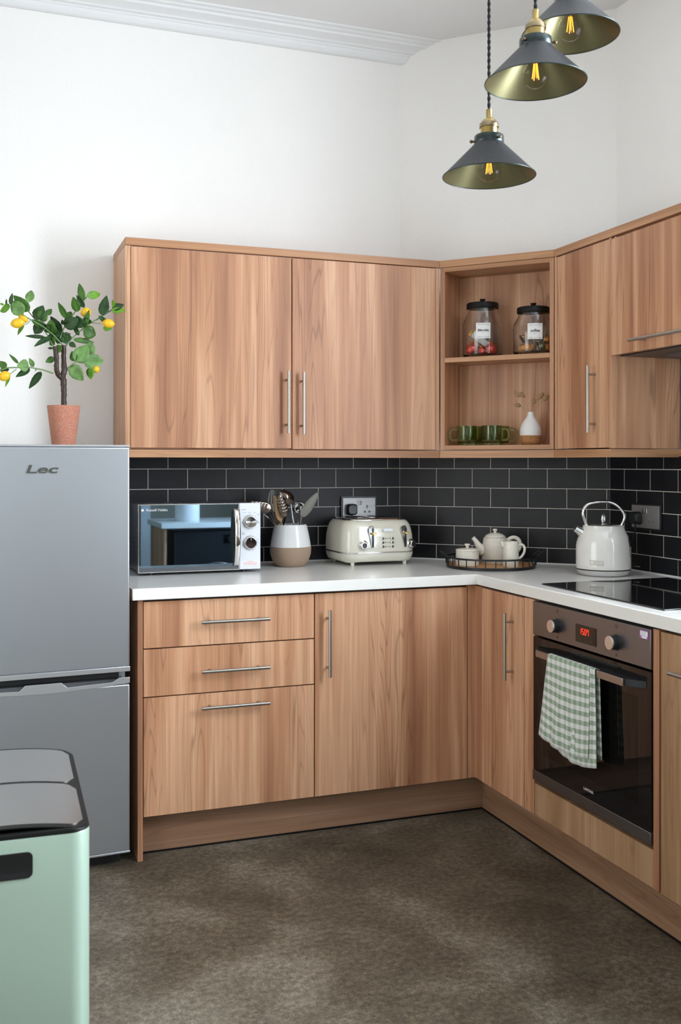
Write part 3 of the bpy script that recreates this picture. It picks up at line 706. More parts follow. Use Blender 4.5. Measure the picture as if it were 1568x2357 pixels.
# ------------------------------------------------------------------ utensil pot and utensils
PXc, PYc = at(669, 1300, .505).x, .505
t = thing('utensil_pot', 'white glazed pot with bare clay base full of utensils', 'pot', (PXc, PYc, .91))
T = mworld(t)
MB().lathe([(.001, .0), (.052, .0), (.060, .005), (.074, .025), (.0825, .052), (.0835, .075), (.0822, .080), (.079, .080), (.079, .076), (.079, .070), (.078, .052), (.070, .028), (.056, .010), (0, .008)], 48, T).build('clay_base', 'bare_clay', t)
MB().lathe([(.0824, .0802), (.0800, .098), (.0745, .128), (.0672, .160), (.0640, .1685), (.0620, .1685), (.0650, .158), (.0720, .128), (.0775, .098), (.0800, .0802), (.0824, .0802)], 48, T, False, False).build('glazed_top', 'white_glaze', t)
def up_(cx, cy, Y=.505): return at(565+cx*.12755, 1110+cy*.12755, Y)
def utensil(name, label, cat, mh, mhd, bot, neck, tip, w, rh=.004, holes=0, depth=.006, tines=0, Y=.505, Yb=None, bend=0, round_=False, curl=0):
    Yb = .505 if Yb is None else Yb
    neckp, tipp, botp = up_(*neck, Y), up_(*tip, Y), up_(*bot, Yb)
    t = thing(name, label, cat, botp)
    d0 = (neckp-botp).normalized(); low = Vector((PXc+(botp.x-PXc)*.45-d0.x*.03, PYc+(Yb-PYc)*.4, .945))
    MB().tube([low, botp, neckp], [rh*1.1, rh, rh*.8], 10, flat=.6, up=(0, 1, 0)).build('handle', mh, t)
    axis = tipp-neckp; Ln = axis.length; a = axis.normalized(); side = a.cross(Vector((0, 1, 0))).normalized(); nn = side.cross(a)
    if round_:
        c_ = (neckp+tipp)/2; mb = MB(); X = Matrix((side, a, nn)).transposed().to_4x4(); X.translation = c_
        R = w/2; X = X @ Matrix.Rotation(rad(round_), 4, 'X')
        mb.lathe([(R*math.sin(rad(q)), -R*.75*math.cos(rad(q))) for q in range(0, 91, 9)]+[((R-.002)*math.sin(rad(q)), -(R-.002)*.75*math.cos(rad(q))) for q in range(90, -1, -9)], 36, X)
        mb.build('bowl', mhd, t); return t
    nseg, ns = 22, 12; mb = MB(); V = []
    def half(q): return w/2*(math.sin(PI*min(1, max(0, q))**.72)**.55 if 0 < q < 1 else .06)
    for i in range(nseg+1):
        q = i/nseg; hw = max(half(q), rh*.6)
        for j in range(ns+1):
            s = -1+2*j/ns
            V.append(neckp+a*Ln*q+side*hw*s+nn*(depth*(s*s-1)*math.sin(PI*q)+curl*q*q) + side*bend*math.sin(PI*q*.5)**2)
    for i in range(nseg):
        for j in range(ns):
            if holes and 3 < i < 19 and i % 3 == 0 and j in (2, 4, 6, 8, 10)[:holes]: continue
            if tines and i > 7 and j in (3, 6, 9): continue
            k = i*(ns+1)+j; mb.f.append((k, k+1, k+ns+2, k+ns+1))
    mb.v = V; o = mb.build('head', mhd, t); s = o.modifiers.new('s', 'SOLIDIFY'); s.thickness = .0018; s.offset = 0
    return t
G = 'utensils standing in the white and clay pot'
defs = [
 ('spatula', 'slotted dark steel turner leaning furthest left in the pot', 'dark_steel', 'dark_steel', (590, 790), (470, 500), (110, 290), .042, dict(holes=5, Y=.49, bend=.018, depth=.004)),
 ('spatula', 'dark grey turner behind the leftmost steel turner', 'dark_steel', 'grey_nylon', (570, 790), (420, 540), (220, 380), .034, dict(Y=.53, depth=.003)),
 ('serving_fork', 'grey serving fork with long tines behind the wooden spoon', 'dark_steel', 'grey_nylon', (600, 790), (500, 540), (480, 130), .046, dict(tines=1, Y=.535)),
 ('wooden_spoon', 'wooden spoon standing left of centre in the pot', 'spoon_wood', 'spoon_wood', (640, 790), (640, 700), (530, 250), .030, dict(Y=.475, rh=.006, depth=.004)),
 ('slotted_spoon', 'dark slotted spoon with rows of small holes', 'dark_steel', 'dark_steel', (680, 800), (720, 625), (610, 225), .040, dict(holes=5, Y=.455, depth=.006)),
 ('serving_spoon', 'large dark steel serving spoon at top centre of the pot', 'chrome_soft', 'dark_steel', (880, 800), (820, 400), (640, 150), .058, dict(Y=.50, depth=.014)),
 ('ladle', 'round chrome ladle right of centre in the pot', 'chrome_soft', 'chrome', (960, 800), (960, 620), (975, 285), .054, dict(Y=.53, round_=158)),
 ('black_spoon', 'utensil with black handle in front of the chrome ladle', 'black_plastic', 'black_plastic', (980, 790), (975, 520), (960, 350), .009, dict(Y=.495, rh=.0045, depth=.002)),
 ('nylon_spoon', 'smooth grey nylon spoon leaning right in the pot', 'grey_nylon', 'grey_nylon', (985, 800), (1010, 620), (1310, 190), .040, dict(Y=.495, depth=.006)),
 ('whisk', 'thin steel wire tool leaning left behind the steel turner', 'chrome_soft', 'chrome_soft', (560, 790), (430, 650), (330, 565), .006, dict(Y=.54, rh=.0022, depth=.001)),
]
for nm, lab, mh, mhd, b_, n_, tp_, w_, kw in defs:
    utensil(nm, lab, 'utensil', mh, mhd, b_, n_, tp_, w_, **kw)['group'] = G
# ------------------------------------------------------------------ sockets and plugs
def socket(name, label, X, w, h, frame_out):
    t = thing(name, label, 'socket', X.translation)
    fr = MB().loft([[(x, y, 0) for x, y, _ in rrect(w, h, .003, 3)], [(x, y, frame_out) for x, y, _ in rrect(w, h, .003, 3)]], X=X).build('frame', 'black_plastic', t, .0006)
    pw, ph = w-.014, h-.014
    pl = MB().box(-pw/2, pw/2, -ph/2, ph/2, frame_out, frame_out+.004, X).build('face_plate', 'plate_steel', t, .0008)
    z = frame_out+.004
    for sx in (-.0105, .0015):
        MB().box(sx, sx+.0085, .012, .030, z, z+.003, X).build('switch', 'chrome', pl, .0005)
    for px_ in (-.040, .036):
        h_ = MB().box(px_-.0035, px_+.0035, -.002, .012, z-.0001, z+.0004, X)
        h_.box(px_-.015, px_-.006, -.021, -.013, z-.0001, z+.0004, X).box(px_+.006, px_+.015, -.021, -.013, z-.0001, z+.0004, X)
        h_.build('pin_holes', 'print_grey', pl)
    return t, z
def plug(name, label, X, z, cable):
    t = thing(name, label, 'plug', X @ Vector((-.040, -.004, z+.02)))
    sec = lambda w, h, zz: [(x-.040, y-.006, zz) for x, y, _ in rrect(w, h, .012, 4)]
    b = MB().loft([sec(.046, .046, z+.0006), sec(.048, .048, z+.006), sec(.046, .046, z+.022), sec(.036, .036, z+.030)], X=X).build('body', 'black_plastic', t, ang=45)
    MB().tube(cable, .0034, 10).build('cable', 'black_plastic', t)
XA = face(((-.298-.121)/2-.002, .6745, 1.133), FA)
s1, z1 = socket('wall_socket', 'steel double socket on black frame behind the toaster', XA, .163, .100, .010)
s1['group'] = 'double wall sockets'
pa = XA @ Vector((-.040, -.030, z1+.014))
plug('power_plug', 'black plug in the socket behind the toaster', XA, z1, [pa+Vector((0, 0, .01)), pa, pa+Vector((.0, -.005, -.04)), pa+Vector((.01, -.002, -.09)), (-.24, .66, .935), (-.22, .65, .9205), (-.20, .655, .919)])
XC = face((.6275, -.1935, 1.122), FC)
s2, z2 = socket('wall_socket', 'steel double socket on black frame behind the kettle', XC, .178, .100, .005)
s2['group'] = 'double wall sockets'
pc = XC @ Vector((-.040, -.028, z2+.014))
plug('power_plug', 'black plug in the socket behind the kettle', XC, z2, [pc+Vector((0, 0, .01)), pc, pc+Vector((0, .002, -.03)), pc+Vector((-.01, .012, -.075)), pc+Vector((-.03, .02, -.11)), (.545, -.13, .93), (.53, -.15, .9145), (.515, -.165, .9145)])
# ------------------------------------------------------------------ toaster
TX, TY = -.2215, .525
t = thing('four_slice_toaster', 'cream four-slice toaster with chrome levers and knobs', 'toaster', (TX, TY, .91), rad(1))
T = mworld(t)
def trr(w, d, z, r=.06): return rrect(w, d, min(r, d/2-.002), 8, z)
b = MB().loft([trr(.290, .245, .016), trr(.308, .258, .022), trr(.318, .268, .036), trr(.322, .272, .050)], X=T)
b.build('base', 'cream_enamel', t, ang=50)
MB().loft([trr(.322, .272, .0502), trr(.3245, .2745, .052), trr(.3245, .2745, .055), trr(.321, .271, .0565)], X=T).build('chrome_band', 'chrome', t, ang=50)
body = MB().loft([trr(.320, .270, .0567), trr(.322, .272, .085), trr(.318, .268, .120), trr(.308, .258, .150), trr(.296, .246, .168), trr(.280, .230, .180), trr(.268, .218, .183)], X=T).build('body', 'cream_enamel', t, ang=60)
tp = MB().loft([trr(.268, .218, .1832), trr(.266, .216, .187), trr(.250, .200, .191), trr(.236, .19, .1915)], X=T).build('chrome_top', 'chrome', t, ang=50)
sl = MB()
for x_ in (-.095, -.045, .02, .07): sl.box(x_, x_+.026, -.065, .065, .1916, .1925, T)
sl.build('slots', 'black_matt', tp)
for x_ in (-.045, .099):
    yf = -.1372
    X = T @ face((x_, yf, 0), FA)
    sec = []
    k = MB().loft([[(-.014+.012, .072+.0, .0), (.0105, .072, 0), (.0125, .150, 0), (.008, .160, 0), (-.002, .1625, 0), (-.012, .157, 0), (-.0155, .146, 0)], [(-.012+.012, .074, .0035), (.009, .074, .0035), (.011, .149, .0035), (.0068, .1582, .0035), (-.002, .1605, .0035), (-.0105, .1555, .0035), (-.0138, .1455, .0035)]], X=X)
    lp = k.build('lever_plate', 'chrome', t)
    MB().box(.0015, .0065, .075, .152, .0035, .0042, X).build('lever_slot', 'black_matt', lp)
    MB().box(-.002, .014, .126, .136, .0045, .022, X).build('lever', 'aged_brass', lp, .002)
for x_ in (-.082, .132):
    yf = -.137 if x_ < 0 else -.126
    X = T @ face((x_, yf, .085), FA) @ Matrix.Rotation(rad(0 if x_ < 0 else 22), 4, 'Y')
    k = MB().lathe([(.0205, -.006), (.0205, .002), (.0175, .004)], 32, X).build('knob_plate', 'chrome_soft', t)
    MB().lathe([(.0155, .004), (.0145, .016), (.0125, .018)], 28, X).build('knob', 'chrome', k)
    MB().lathe([(.0115, .0181), (.0105, .0195)], 24, X).build('knob_cap', 'black_plastic', k)
X = T @ face((.0265, -.1365, .144), FA)
bd = MB().box(-.0205, .0205, -.0065, .0065, 0, .002, X).build('badge', 'micro_panel', t, .0005)
text('HADEN', .010, 'badge_text', 'chrome_soft', bd, X @ Matrix.Translation((.005, -.0003, .0021)), 1, .0002)
for i in range(3):
    z_ = .110-.0165*i
    for sx in (0, 1):
        X = T @ face((.0045 if not sx else .0475, -.1366, z_), FA)
        MB().lathe([(.0056, 0), (.0056, .002), (.0045, .003)], 20, X).build('push_button', 'chrome', t)
        X2 = T @ face((.0155 if not sx else .0372, -.1363, z_), FA)
        MB().lathe([(.0018, 0), (.0018, .0008)], 12, X2).build('indicator', 'black_matt', t)
    text(('CANCEL', 'BAGEL', 'DEFROST')[i], .0036, 'button_word', 'print_grey', t, T @ face((.0264, -.1366, z_), FA), 1, .0001)
for x_ in (-.115, .115):
    for y_ in (-.1035, .10): MB().lathe([(.006, .0003), (.007, .001), (.0095, .017)], 16, T @ Matrix.Translation((x_, y_, 0))).build('foot', 'cream_enamel', t)
for x_ in (-.108, .108):
    MB().loft([rrect(.050, .200, .02, 5, .0115, x_), rrect(.080, .232, .035, 5, .0175, x_), rrect(.092, .240, .04, 5, .024, x_)], X=T).build('foot_skirt', 'cream_enamel', t, ang=50)
# ------------------------------------------------------------------ tray, teapot, sugar bowl, jug
TRX, TRY, TR = .173, .197, .176
t = thing('round_tray', 'round black wire tray with wooden base in the worktop corner', 'tray', (TRX, TRY, .91))
T = mworld(t)
MB().lathe([(0, .004), (TR-.006, .004), (TR-.006, .012), (0, .012)], 64, T).build('wood_base', 'tray_wood', t)
def band(mb, r, z0, z1, th): mb.lathe([(r, z0), (r, z1), (r-th, z1), (r-th, z0), (r, z0)], 72, T, False, False)
k = MB(); band(k, TR, .0005, .012, .003); band(k, TR, .038, .045, .003)
for i in range(28):
    a = 2*PI*i/28+.06; k.box(-.0018, .0018, -.0025, 0, .011, .039, T @ Matrix.Rotation(a, 4, 'Z') @ Matrix.Translation((0, TR-.0002, 0)))
k.build('wire_rail', 'black_metal', t)
for sg, an in ((-1, rad(160)), (1, rad(-20))):
    R = T @ Matrix.Rotation(an, 4, 'Z'); k = MB()
    pts = [R @ Vector(p) for p in [(TR-.002, -.035, .012), (TR, -.035, .046), (TR+.030, -.033, .066), (TR+.030, .033, .066), (TR, .035, .046), (TR-.002, .035, .012)]]
    k.tube(pts, .0028, 8); k.build('tray_handle', 'black_metal', t)
ZT = .9222
def on_tray(u, D):
    r = (u-784)/FPX; s, c = math.sin(YAW), math.cos(YAW); return Vector((CX+D*(s+r*c), CY+D*(c-r*s), ZT))
ang0 = -YAW
p = on_tray(1140, 4.06)
t = thing('teapot', 'cream embossed teapot at the back of the round tray', 'teapot', p, -YAW)
T = mworld(t)
MB().lathe([(0, 0), (.053, 0), (.055, .003), (.054, .030), (.052, .060), (.048, .095), (.046, .102), (.040, .1035), (0, .1035)], 48, T).build('body', 'embossed_ceramic', t, ang=50)
ld = MB().lathe([(.043, .1037), (.040, .109), (.030, .116), (.015, .1205), (.006, .122), (0, .122)], 40, T).build('lid', 'cream_ceramic', t, ang=50)
MB().lathe([(.006, .1215), (.0055, .127), (.0095, .131), (.010, .134), (.007, .137), (0, .1375)], 24, T).build('knob', 'cream_ceramic', ld, ang=60)
MB().tube([T @ Vector(q) for q in [(-.046, 0, .045), (-.058, 0, .056), (-.070, 0, .073), (-.080, 0, .090), (-.090, 0, .1015)]], [.022, .019, .013, .0095, .0085], 18).build('spout', 'cream_ceramic', t, ang=60)
hp = [(.048, 0, .085), (.058, 0, .096), (.075, 0, .102), (.092, 0, .096), (.101, 0, .080), (.099, 0, .060), (.088, 0, .045), (.070, 0, .032), (.052, 0, .024)]
MB().tube([T @ q for q in smooth(hp)], .0068, 12, flat=1.2).build('handle', 'cream_ceramic', t, ang=60)
p = on_tray(1076, 3.965)
t = thing('sugar_bowl', 'cream embossed sugar bowl with lid at left of tray', 'sugar bowl', p, 0)
T = mworld(t)
MB().lathe([(0, 0), (.0445, 0), (.046, .003), (.0455, .040), (.0445, .058), (0, .058)], 44, T).build('body', 'embossed_ceramic', t, ang=50)
ld = MB().lathe([(.046, .0583), (.0465, .0605), (.045, .063), (.030, .0665), (0, .068)], 40, T).build('lid', 'cream_ceramic', t, ang=50)
MB().lathe([(.0065, .067), (.006, .074), (.010, .078), (.0115, .082), (.0095, .0845), (0, .085)], 24, T).build('knob', 'cream_ceramic', ld, ang=60)
p = on_tray(1176, 3.905)
t = thing('milk_jug', 'tall cream embossed milk jug at front right of tray', 'jug', p, -YAW)
T = mworld(t)
MB().lathe([(0, 0), (.030, 0), (.0315, .002), (.031, .050), (.0305, .095), (.0295, .098), (.0275, .098), (.0275, .010), (0, .008)], 40, T).build('body', 'embossed_ceramic', t, ang=50)
MB().tube([T @ Vector(q) for q in [(-.027, 0, .080), (-.031, 0, .092), (-.0375, 0, .0985)]], [.009, .007, .002], 12).build('lip', 'cream_ceramic', t, ang=60)
hp = [(.030, 0, .080), (.038, 0, .086), (.047, 0, .084), (.0535, 0, .074), (.053, 0, .058), (.046, 0, .044), (.036, 0, .034), (.030, 0, .032)]
MB().tube([T @ q for q in smooth(hp)], .0042, 12, flat=1.2).build('handle', 'cream_ceramic', t, ang=60)
# ------------------------------------------------------------------ kettle
KX, KY = .431, -.196
t = thing('dome_kettle', 'cream dome kettle with chrome hoop handle beside the hob', 'kettle', (KX, KY, .91), -YAW)
T = mworld(t)
MB().lathe([(0, .0005), (.082, .0005), (.090, .004), (.098, .014), (.0995, .022), (0, .022)], 56, T).build('chrome_base', 'chrome_soft', t, ang=50)
MB().lathe([(.0975, .0222), (.0975, .0255), (0, .0255)], 56, T).build('base_gap', 'black_matt', t)
body = MB().lathe([(.0995, .0257), (.1005, .027), (.1005, .040), (.1005, .090), (.1, .108), (.098, .120), (.0945, .134), (.089, .147), (.0825, .158), (.0780, .168), (.0755, .178), (.0745, .184), (.066, .1855), (0, .1855)], 64, T).build('body', 'kettle_enamel', t, ang=50)
ld = MB().lathe([(.065, .1857), (.062, .188), (.040, .191), (0, .1925)], 40, T).build('lid', 'chrome', t, ang=50)
MB().tube([T @ (Vector((.0, 0, .2085))+Matrix.Rotation(rad(60), 4, 'Z').to_3x3() @ Vector((.0145*math.cos(2*PI*i/32), 0, .0165*math.sin(2*PI*i/32)))) for i in range(32)], .0045, 10, closed=True).build('ring_knob', 'chrome', ld, ang=60)
hp = [(-.060, 0, .176), (-.064, 0, .185), (-.070, 0, .205), (-.076, 0, .222), (-.0765, 0, .235), (-.070, 0, .250), (-.055, 0, .263), (-.035, 0, .270), (-.010, 0, .273), (.015, 0, .272), (.040, 0, .264), (.060, 0, .250), (.074, 0, .232), (.0785, 0, .218), (.076, 0, .203), (.069, 0, .188), (.067, 0, .178), (.066, 0, .170)]
MB().tube([T @ q for q in smooth(hp)], .0058, 14, flat=1.3).build('handle', 'chrome', t, ang=60)
MB().tube([T @ Vector((.060, -.0, .168)), T @ Vector((.076, -.0, .166))], .0095, 16).build('handle_pivot', 'chrome', t)
MB().tube([T @ Vector(q) for q in [(-.060, 0, .142), (-.090, 0, .164), (-.1045, 0, .1735)]], [.026, .0155, .012], 24).build('spout', 'chrome_soft', t, ang=60)
g = MB(); secs = []
for k in range(17):
    q = k/16; z_ = .068+.074*q; w_ = rad(9)*math.sqrt(max(.02, 1-(2*q-1)**4)); r_ = .1009 if z_ < .108 else .1009-(z_-.108)**2*8.5
    a0 = rad(-28); secs.append([(r_*math.cos(a0-w_), r_*math.sin(a0-w_), z_), (r_*math.cos(a0+w_), r_*math.sin(a0+w_), z_), ((r_-.003)*math.cos(a0+w_), (r_-.003)*math.sin(a0+w_), z_), ((r_-.003)*math.cos(a0-w_), (r_-.003)*math.sin(a0-w_), z_)])
g.loft(secs, X=T).build('water_gauge', 'black_plastic', body)
MB().box(.096, .1025, -.030, -.024, .030, .042, T).build('switch_slot', 'black_matt', t)
MB().loft([[T @ Vector(q) for q in s] for s in [[(.100, -.020, .0335), (.100, -.034, .0335), (.100, -.034, .0365), (.100, -.020, .0365)], [(.118, -.018, .032), (.118, -.037, .032), (.118, -.037, .0355), (.118, -.018, .0355)], [(.128, -.022, .031), (.128, -.034, .031), (.128, -.034, .034), (.128, -.022, .034)]]]).build('switch_lever', 'clear_glass', t)
aB = rad(-118); pB = T @ Vector((.1011*math.cos(aB), .1011*math.sin(aB), .053)); dx_ = T.to_3x3() @ Vector((-math.sin(aB), math.cos(aB), 0))
X = face(pB, dx_); bd = MB().box(-.0245, .0245, -.0085, .0085, -.002, .0010, X).build('badge', 'badge_grey', body, .001)
text('HADEN', .0135, 'badge_text', 'matt_white', bd, X @ Matrix.Translation((.006, -.0004, .0012)), 1.0, .0005)
MB().box(-.0215, -.0125, -.0055, .0055, .001, .0013, X).build('badge_logo', 'matt_white', bd)
# ------------------------------------------------------------------ jars on the upper shelf
def shelf_pt(u, dep, z):                         # point on shelf at depth dep whose sight line passes column u
    r = (u-784)/FPX; s, c = math.sin(YAW), math.cos(YAW); d = Vector((s+r*c, c-r*s, 0)); o = Vector((CX, CY, 0))
    tt = ((P+nB*dep)-o).dot(nB)/d.dot(nB); q = o+d*tt; return Vector((q.x, q.y, z))
def jar(name, label, u, H, R, Rl, word, zs=1.7538, lw=.058, lh=.062, lz=.088):
    p = shelf_pt(u, .086, zs); t = thing(name, label, 'jar', p, -YAW+rad(-6)); T = mworld(t)
    r2 = R-.0022
    MB().lathe([(0, 0), (R-.012, 0), (R-.004, .004), (R, .013), (R, H*.62), (R-.003, H*.70), (R-.011, H*.80), (Rl-.004, H*.88), (Rl-.004, H*.97), (Rl-.0065, H*.97), (Rl-.0065, H*.875), (r2-.012, H*.79), (r2-.003, H*.69), (r2, H*.62), (r2, .015), (r2-.006, .007), (0, .005)], 56, T).build('glass_body', 'clear_glass', t, ang=60)
    l = MB().lathe([(Rl, H*.945), (Rl+.0015, H*.95), (Rl+.0015, H*.95+.019), (Rl-.001, H*.95+.022), (.01, H*.95+.0235), (0, H*.95+.0235)], 48, T).build('lid', 'black_matt', t, ang=50)
    zz = H*.95+.023
    MB().lathe([(.0095, zz), (.0075, zz+.005), (.0085, zz+.010), (.0120, zz+.014), (.0120, zz+.017), (0, zz+.0175)], 28, T).build('lid_knob', 'black_matt', l, ang=50)
    # label wraps the glass
    n = 12; a_ = lw/2/R; secs = []
    for i in range(n+1):
        a = -PI/2-a_+2*a_*i/n; c_, s_ = math.cos(a), math.sin(a)
        secs.append([((R+.0012)*c_, (R+.0012)*s_, lz-lh/2), ((R+.0012)*c_, (R+.0012)*s_, lz+lh/2), ((R+.0002)*c_, (R+.0002)*s_, lz+lh/2), ((R+.0002)*c_, (R+.0002)*s_, lz-lh/2)])
    pl = MB().loft(secs, X=T).build('paper_label', 'paper', t)
    F = T @ face((0, -R-.0014, lz+.002), FA)
    text(word, .0150, 'label_word', 'print_black', pl, F, .98, .0003, bold=.0002)
    MB().box(-.005, .005, -.0115, -.0106, 0, .0003, F).box(-.024, .024, .0225, .0230, -.0036, .0002, F).box(-.024, .024, -.0275, -.0270, -.0036, .0002, F).build('label_lines', 'print_grey', pl)
    return T
JT = jar('biscuit_jar', 'tall glass jar labelled biscuits on the left of the shelf', 1111, .212, .0795, .0635, 'biscuits', lz=.103)
KT = jar('coffee_jar', 'shorter glass jar labelled coffee on the right of the shelf', 1228, .178, .0795, .0635, 'coffee', lz=.088)
G2 = 'wrapped sweets in the biscuit jar'
def sweet_ball(x, y, z, r, lab, seed):
    rnd = random.Random(seed); t = thing('wrapped_sweet', lab, 'sweet', JT @ Vector((x, y, z)), 0, G2)
    mb = MB().sphere((0, 0, 0), r, 20); mb.v = [v*(1+rnd.uniform(-.07, .07)) for v in mb.v]; mb.build('chocolate', 'foil_red', t, local=True, ang=12)
    k = MB(); k.lathe([(.003, 0), (.012, .009), (.009, .010)], 12, Matrix.Translation((0, 0, r*.8))); k.v = [v*(1+rnd.uniform(-.1, .1)) for v in k.v]; k.build('twist', 'foil_gold', t, local=True, ang=12)
sweet_ball(-.044, -.020, .0315, .0245, 'round red foil sweet at the left of the biscuit jar', 1)
sweet_ball(.034, -.034, .0315, .0245, 'round red foil sweet at the right of the biscuit jar', 2)
sweet_ball(-.004, .040, .0315, .0235, 'round red foil sweet at the back of the biscuit jar', 3)
sweet_ball(-.005, -.046, .0215, .0150, 'round red foil sweet between the others in the biscuit jar', 4)
t = thing('biscuit_bar', 'long white wrapped biscuit bar leaning in the biscuit jar', 'biscuit', JT @ Vector((-.008, -.004, .073)), -YAW)
Xr = Matrix.Rotation(rad(38), 4, 'Y')
MB().box(-.042, .042, -.007, .007, -.013, .013, Xr).build('wrapper', 'paper', t, .003, local=True)
for s_ in (-1, 1): MB().box(s_*.0425, s_*.053, -.002, .002, -.014, .014, Xr).build('wrapper_end', 'foil_gold', t, .0006, local=True)
G3 = 'coffee pods in the coffee jar'
pods = [(-.047, -.030, .024, 20, 80, 'low at the left side'), (-.018, -.042, .024, -60, 70, 'low left of centre in front'), (.020, -.040, .028, 80, 75, 'at centre, right of the label'), (.048, -.018, .026, 40, 80, 'low at the right side'), (-.050, -.012, .062, 100, 60, 'high at the left side'), (-.020, .014, .064, 0, 40, 'high behind the label'), (.022, .010, .066, 150, 50, 'high right of centre'), (.052, .020, .064, 60, 100, 'high at the right side'), (.0, .034, .024, 10, 10, 'low at the back')]
p0 = None
for i, (x, y, z, a, b_, wh) in enumerate(pods):
    if p0 is None or i == 2:
        tt = thing('coffee_pod', '', 'coffee pod')
        MB().lathe([(.0155, .003), (.0165, .008), (.0145, .018), (.010, .0235), (0, .025)], 28).build('capsule', 'pod_green' if i == 2 else 'pod_orange', tt, local=True, ang=50)
        MB().lathe([(0, .0022), (.0195, .0022), (.0195, .0035), (.0155, .004)], 28).build('rim', 'pod_rim', tt, local=True)
        if i == 0: p0 = tt
        o = tt
    else: o = copy_tree(p0)
    o.location = KT @ Vector((x*.93, y*.93, z)); o.rotation_euler = (rad(b_), 0, rad(a)-YAW)
    o['label'] = ('green' if i == 2 else 'orange')+' coffee pod in the coffee jar, '+wh; o['group'] = G3
# ------------------------------------------------------------------ mugs and vase on the lower shelf
ZS = 1.3973
def mug():
    t = thing('glass_mug', '', 'mug'); R = .036
    MB().lathe([(0, 0), (.026, 0), (.028, .002), (.0275, .007), (.030, .010), (.035, .013), (.0372, .018), (.0372, .066), (.0365, .0685), (.0345, .0685), (.0342, .020), (.032, .0155), (.026, .012), (0, .011)], 48).build('body', 'green_glass', t, local=True, ang=50)
    hp = [(.036, 0, .058), (.046, 0, .0585), (.056, 0, .055), (.0615, 0, .045), (.0615, 0, .033), (.057, 0, .023), (.047, 0, .0185), (.036, 0, .0195)]
    MB().tube(smooth(hp), .0036, 10).build('handle', 'green_glass', t, local=True, ang=60)
    return t
m0 = mug()
for i, (u, dep, rz, lab) in enumerate(((1075, .046, PI-YAW-.05, 'green glass mug with handle pointing left, front left of shelf'), (1132, .046, -YAW-.15, 'green glass mug in front with handle pointing right'), (1092, .125, PI-YAW-.35, 'green glass mug at the back behind the left mug'), (1149, .125, -YAW-.1, 'green glass mug at the back behind the right mug'))):
    o = m0 if i == 0 else copy_tree(m0)
    o.location = shelf_pt(u, dep, ZS); o.rotation_euler = (0, 0, rz); o.scale = (1.12, 1.12, 1.15); o['label'] = lab; o['group'] = 'green glass mugs on the lower shelf'
p = shelf_pt(1222, .085, ZS); t = thing('bud_vase', 'white bud vase with cork base on the lower shelf', 'vase', p); T = mworld(t)
MB().lathe([(0, 0), (.034, 0), (.0385, .004), (.0425, .014), (.0430, .038), (0, .038)], 44, T).build('cork_base', 'cork', t, ang=50)
MB().lathe([(.0430, .0382), (.0430, .056), (.0405, .070), (.034, .086), (.025, .101), (.0165, .112), (.0130, .122), (.0118, .132), (.0095, .1325), (.0095, .110), (.02, .095), (.03, .06), (0, .05)], 44, T).build('body', 'matt_white', t, ang=60)
Gs = 'dried bunny-tail stems in the bud vase'
top_ = T @ Vector((0, 0, .118))
for i, (du, dv, ln, an, lab) in enumerate(((-30, 38, .026, 40, 'upper left'), (-18, 36, .024, 48, 'upper left nearest the middle'), (-28, 14, .022, 78, 'lowest at the left'), (6, 22, .020, -30, 'short one just right of the neck'), (22, 34, .034, -45, 'longest at the right'), (34, 30, .028, -48, 'rightmost, partly behind the side panel'))):
    tip = T @ Vector((0, 0, .134)) + Vector((math.cos(YAW), -math.sin(YAW), 0))*du*.00178 + Vector((0, 0, dv*.00178))
    t2 = thing('bunny_tail_stem', 'dried bunny-tail grass stem in the vase, '+lab, 'dried flower', top_, 0, Gs)
    a = rad(an); dr_ = (Matrix.Rotation(-YAW, 4, 'Z') @ Vector((-math.sin(a), 0, math.cos(a))))
    MB().tube([top_, (top_*.4+tip*.6)+Vector((0, 0, .004)), tip-dr_*.004], .0006, 6).build('stem', 'dried_grass', t2)
    X = dr_.to_track_quat('Z', 'Y').to_matrix().to_4x4(); rnd = random.Random(i); mb = MB().sphere((0, 0, 0), .0075, 16, 1, 1, ln/.015, X)
    mb.v = [v*(1+rnd.uniform(-.08, .08))+tip for v in mb.v]
    for _ in range(90):
        th, ph = rnd.uniform(0, 2*PI), rnd.uniform(-.9, 1); l_ = Vector((math.cos(th)*math.sqrt(max(0, 1-ph*ph))*.0075, math.sin(th)*math.sqrt(max(0, 1-ph*ph))*.0075, ph*ln*.5)); b0 = tip+(X.to_3x3() @ l_); b1 = b0+(X.to_3x3() @ (l_*.35+Vector((0, 0, .006))))
        mb.tube([b0, b1], [.0004, .0001], 3)
    mb.build('flower_head', 'dried_grass', t2)
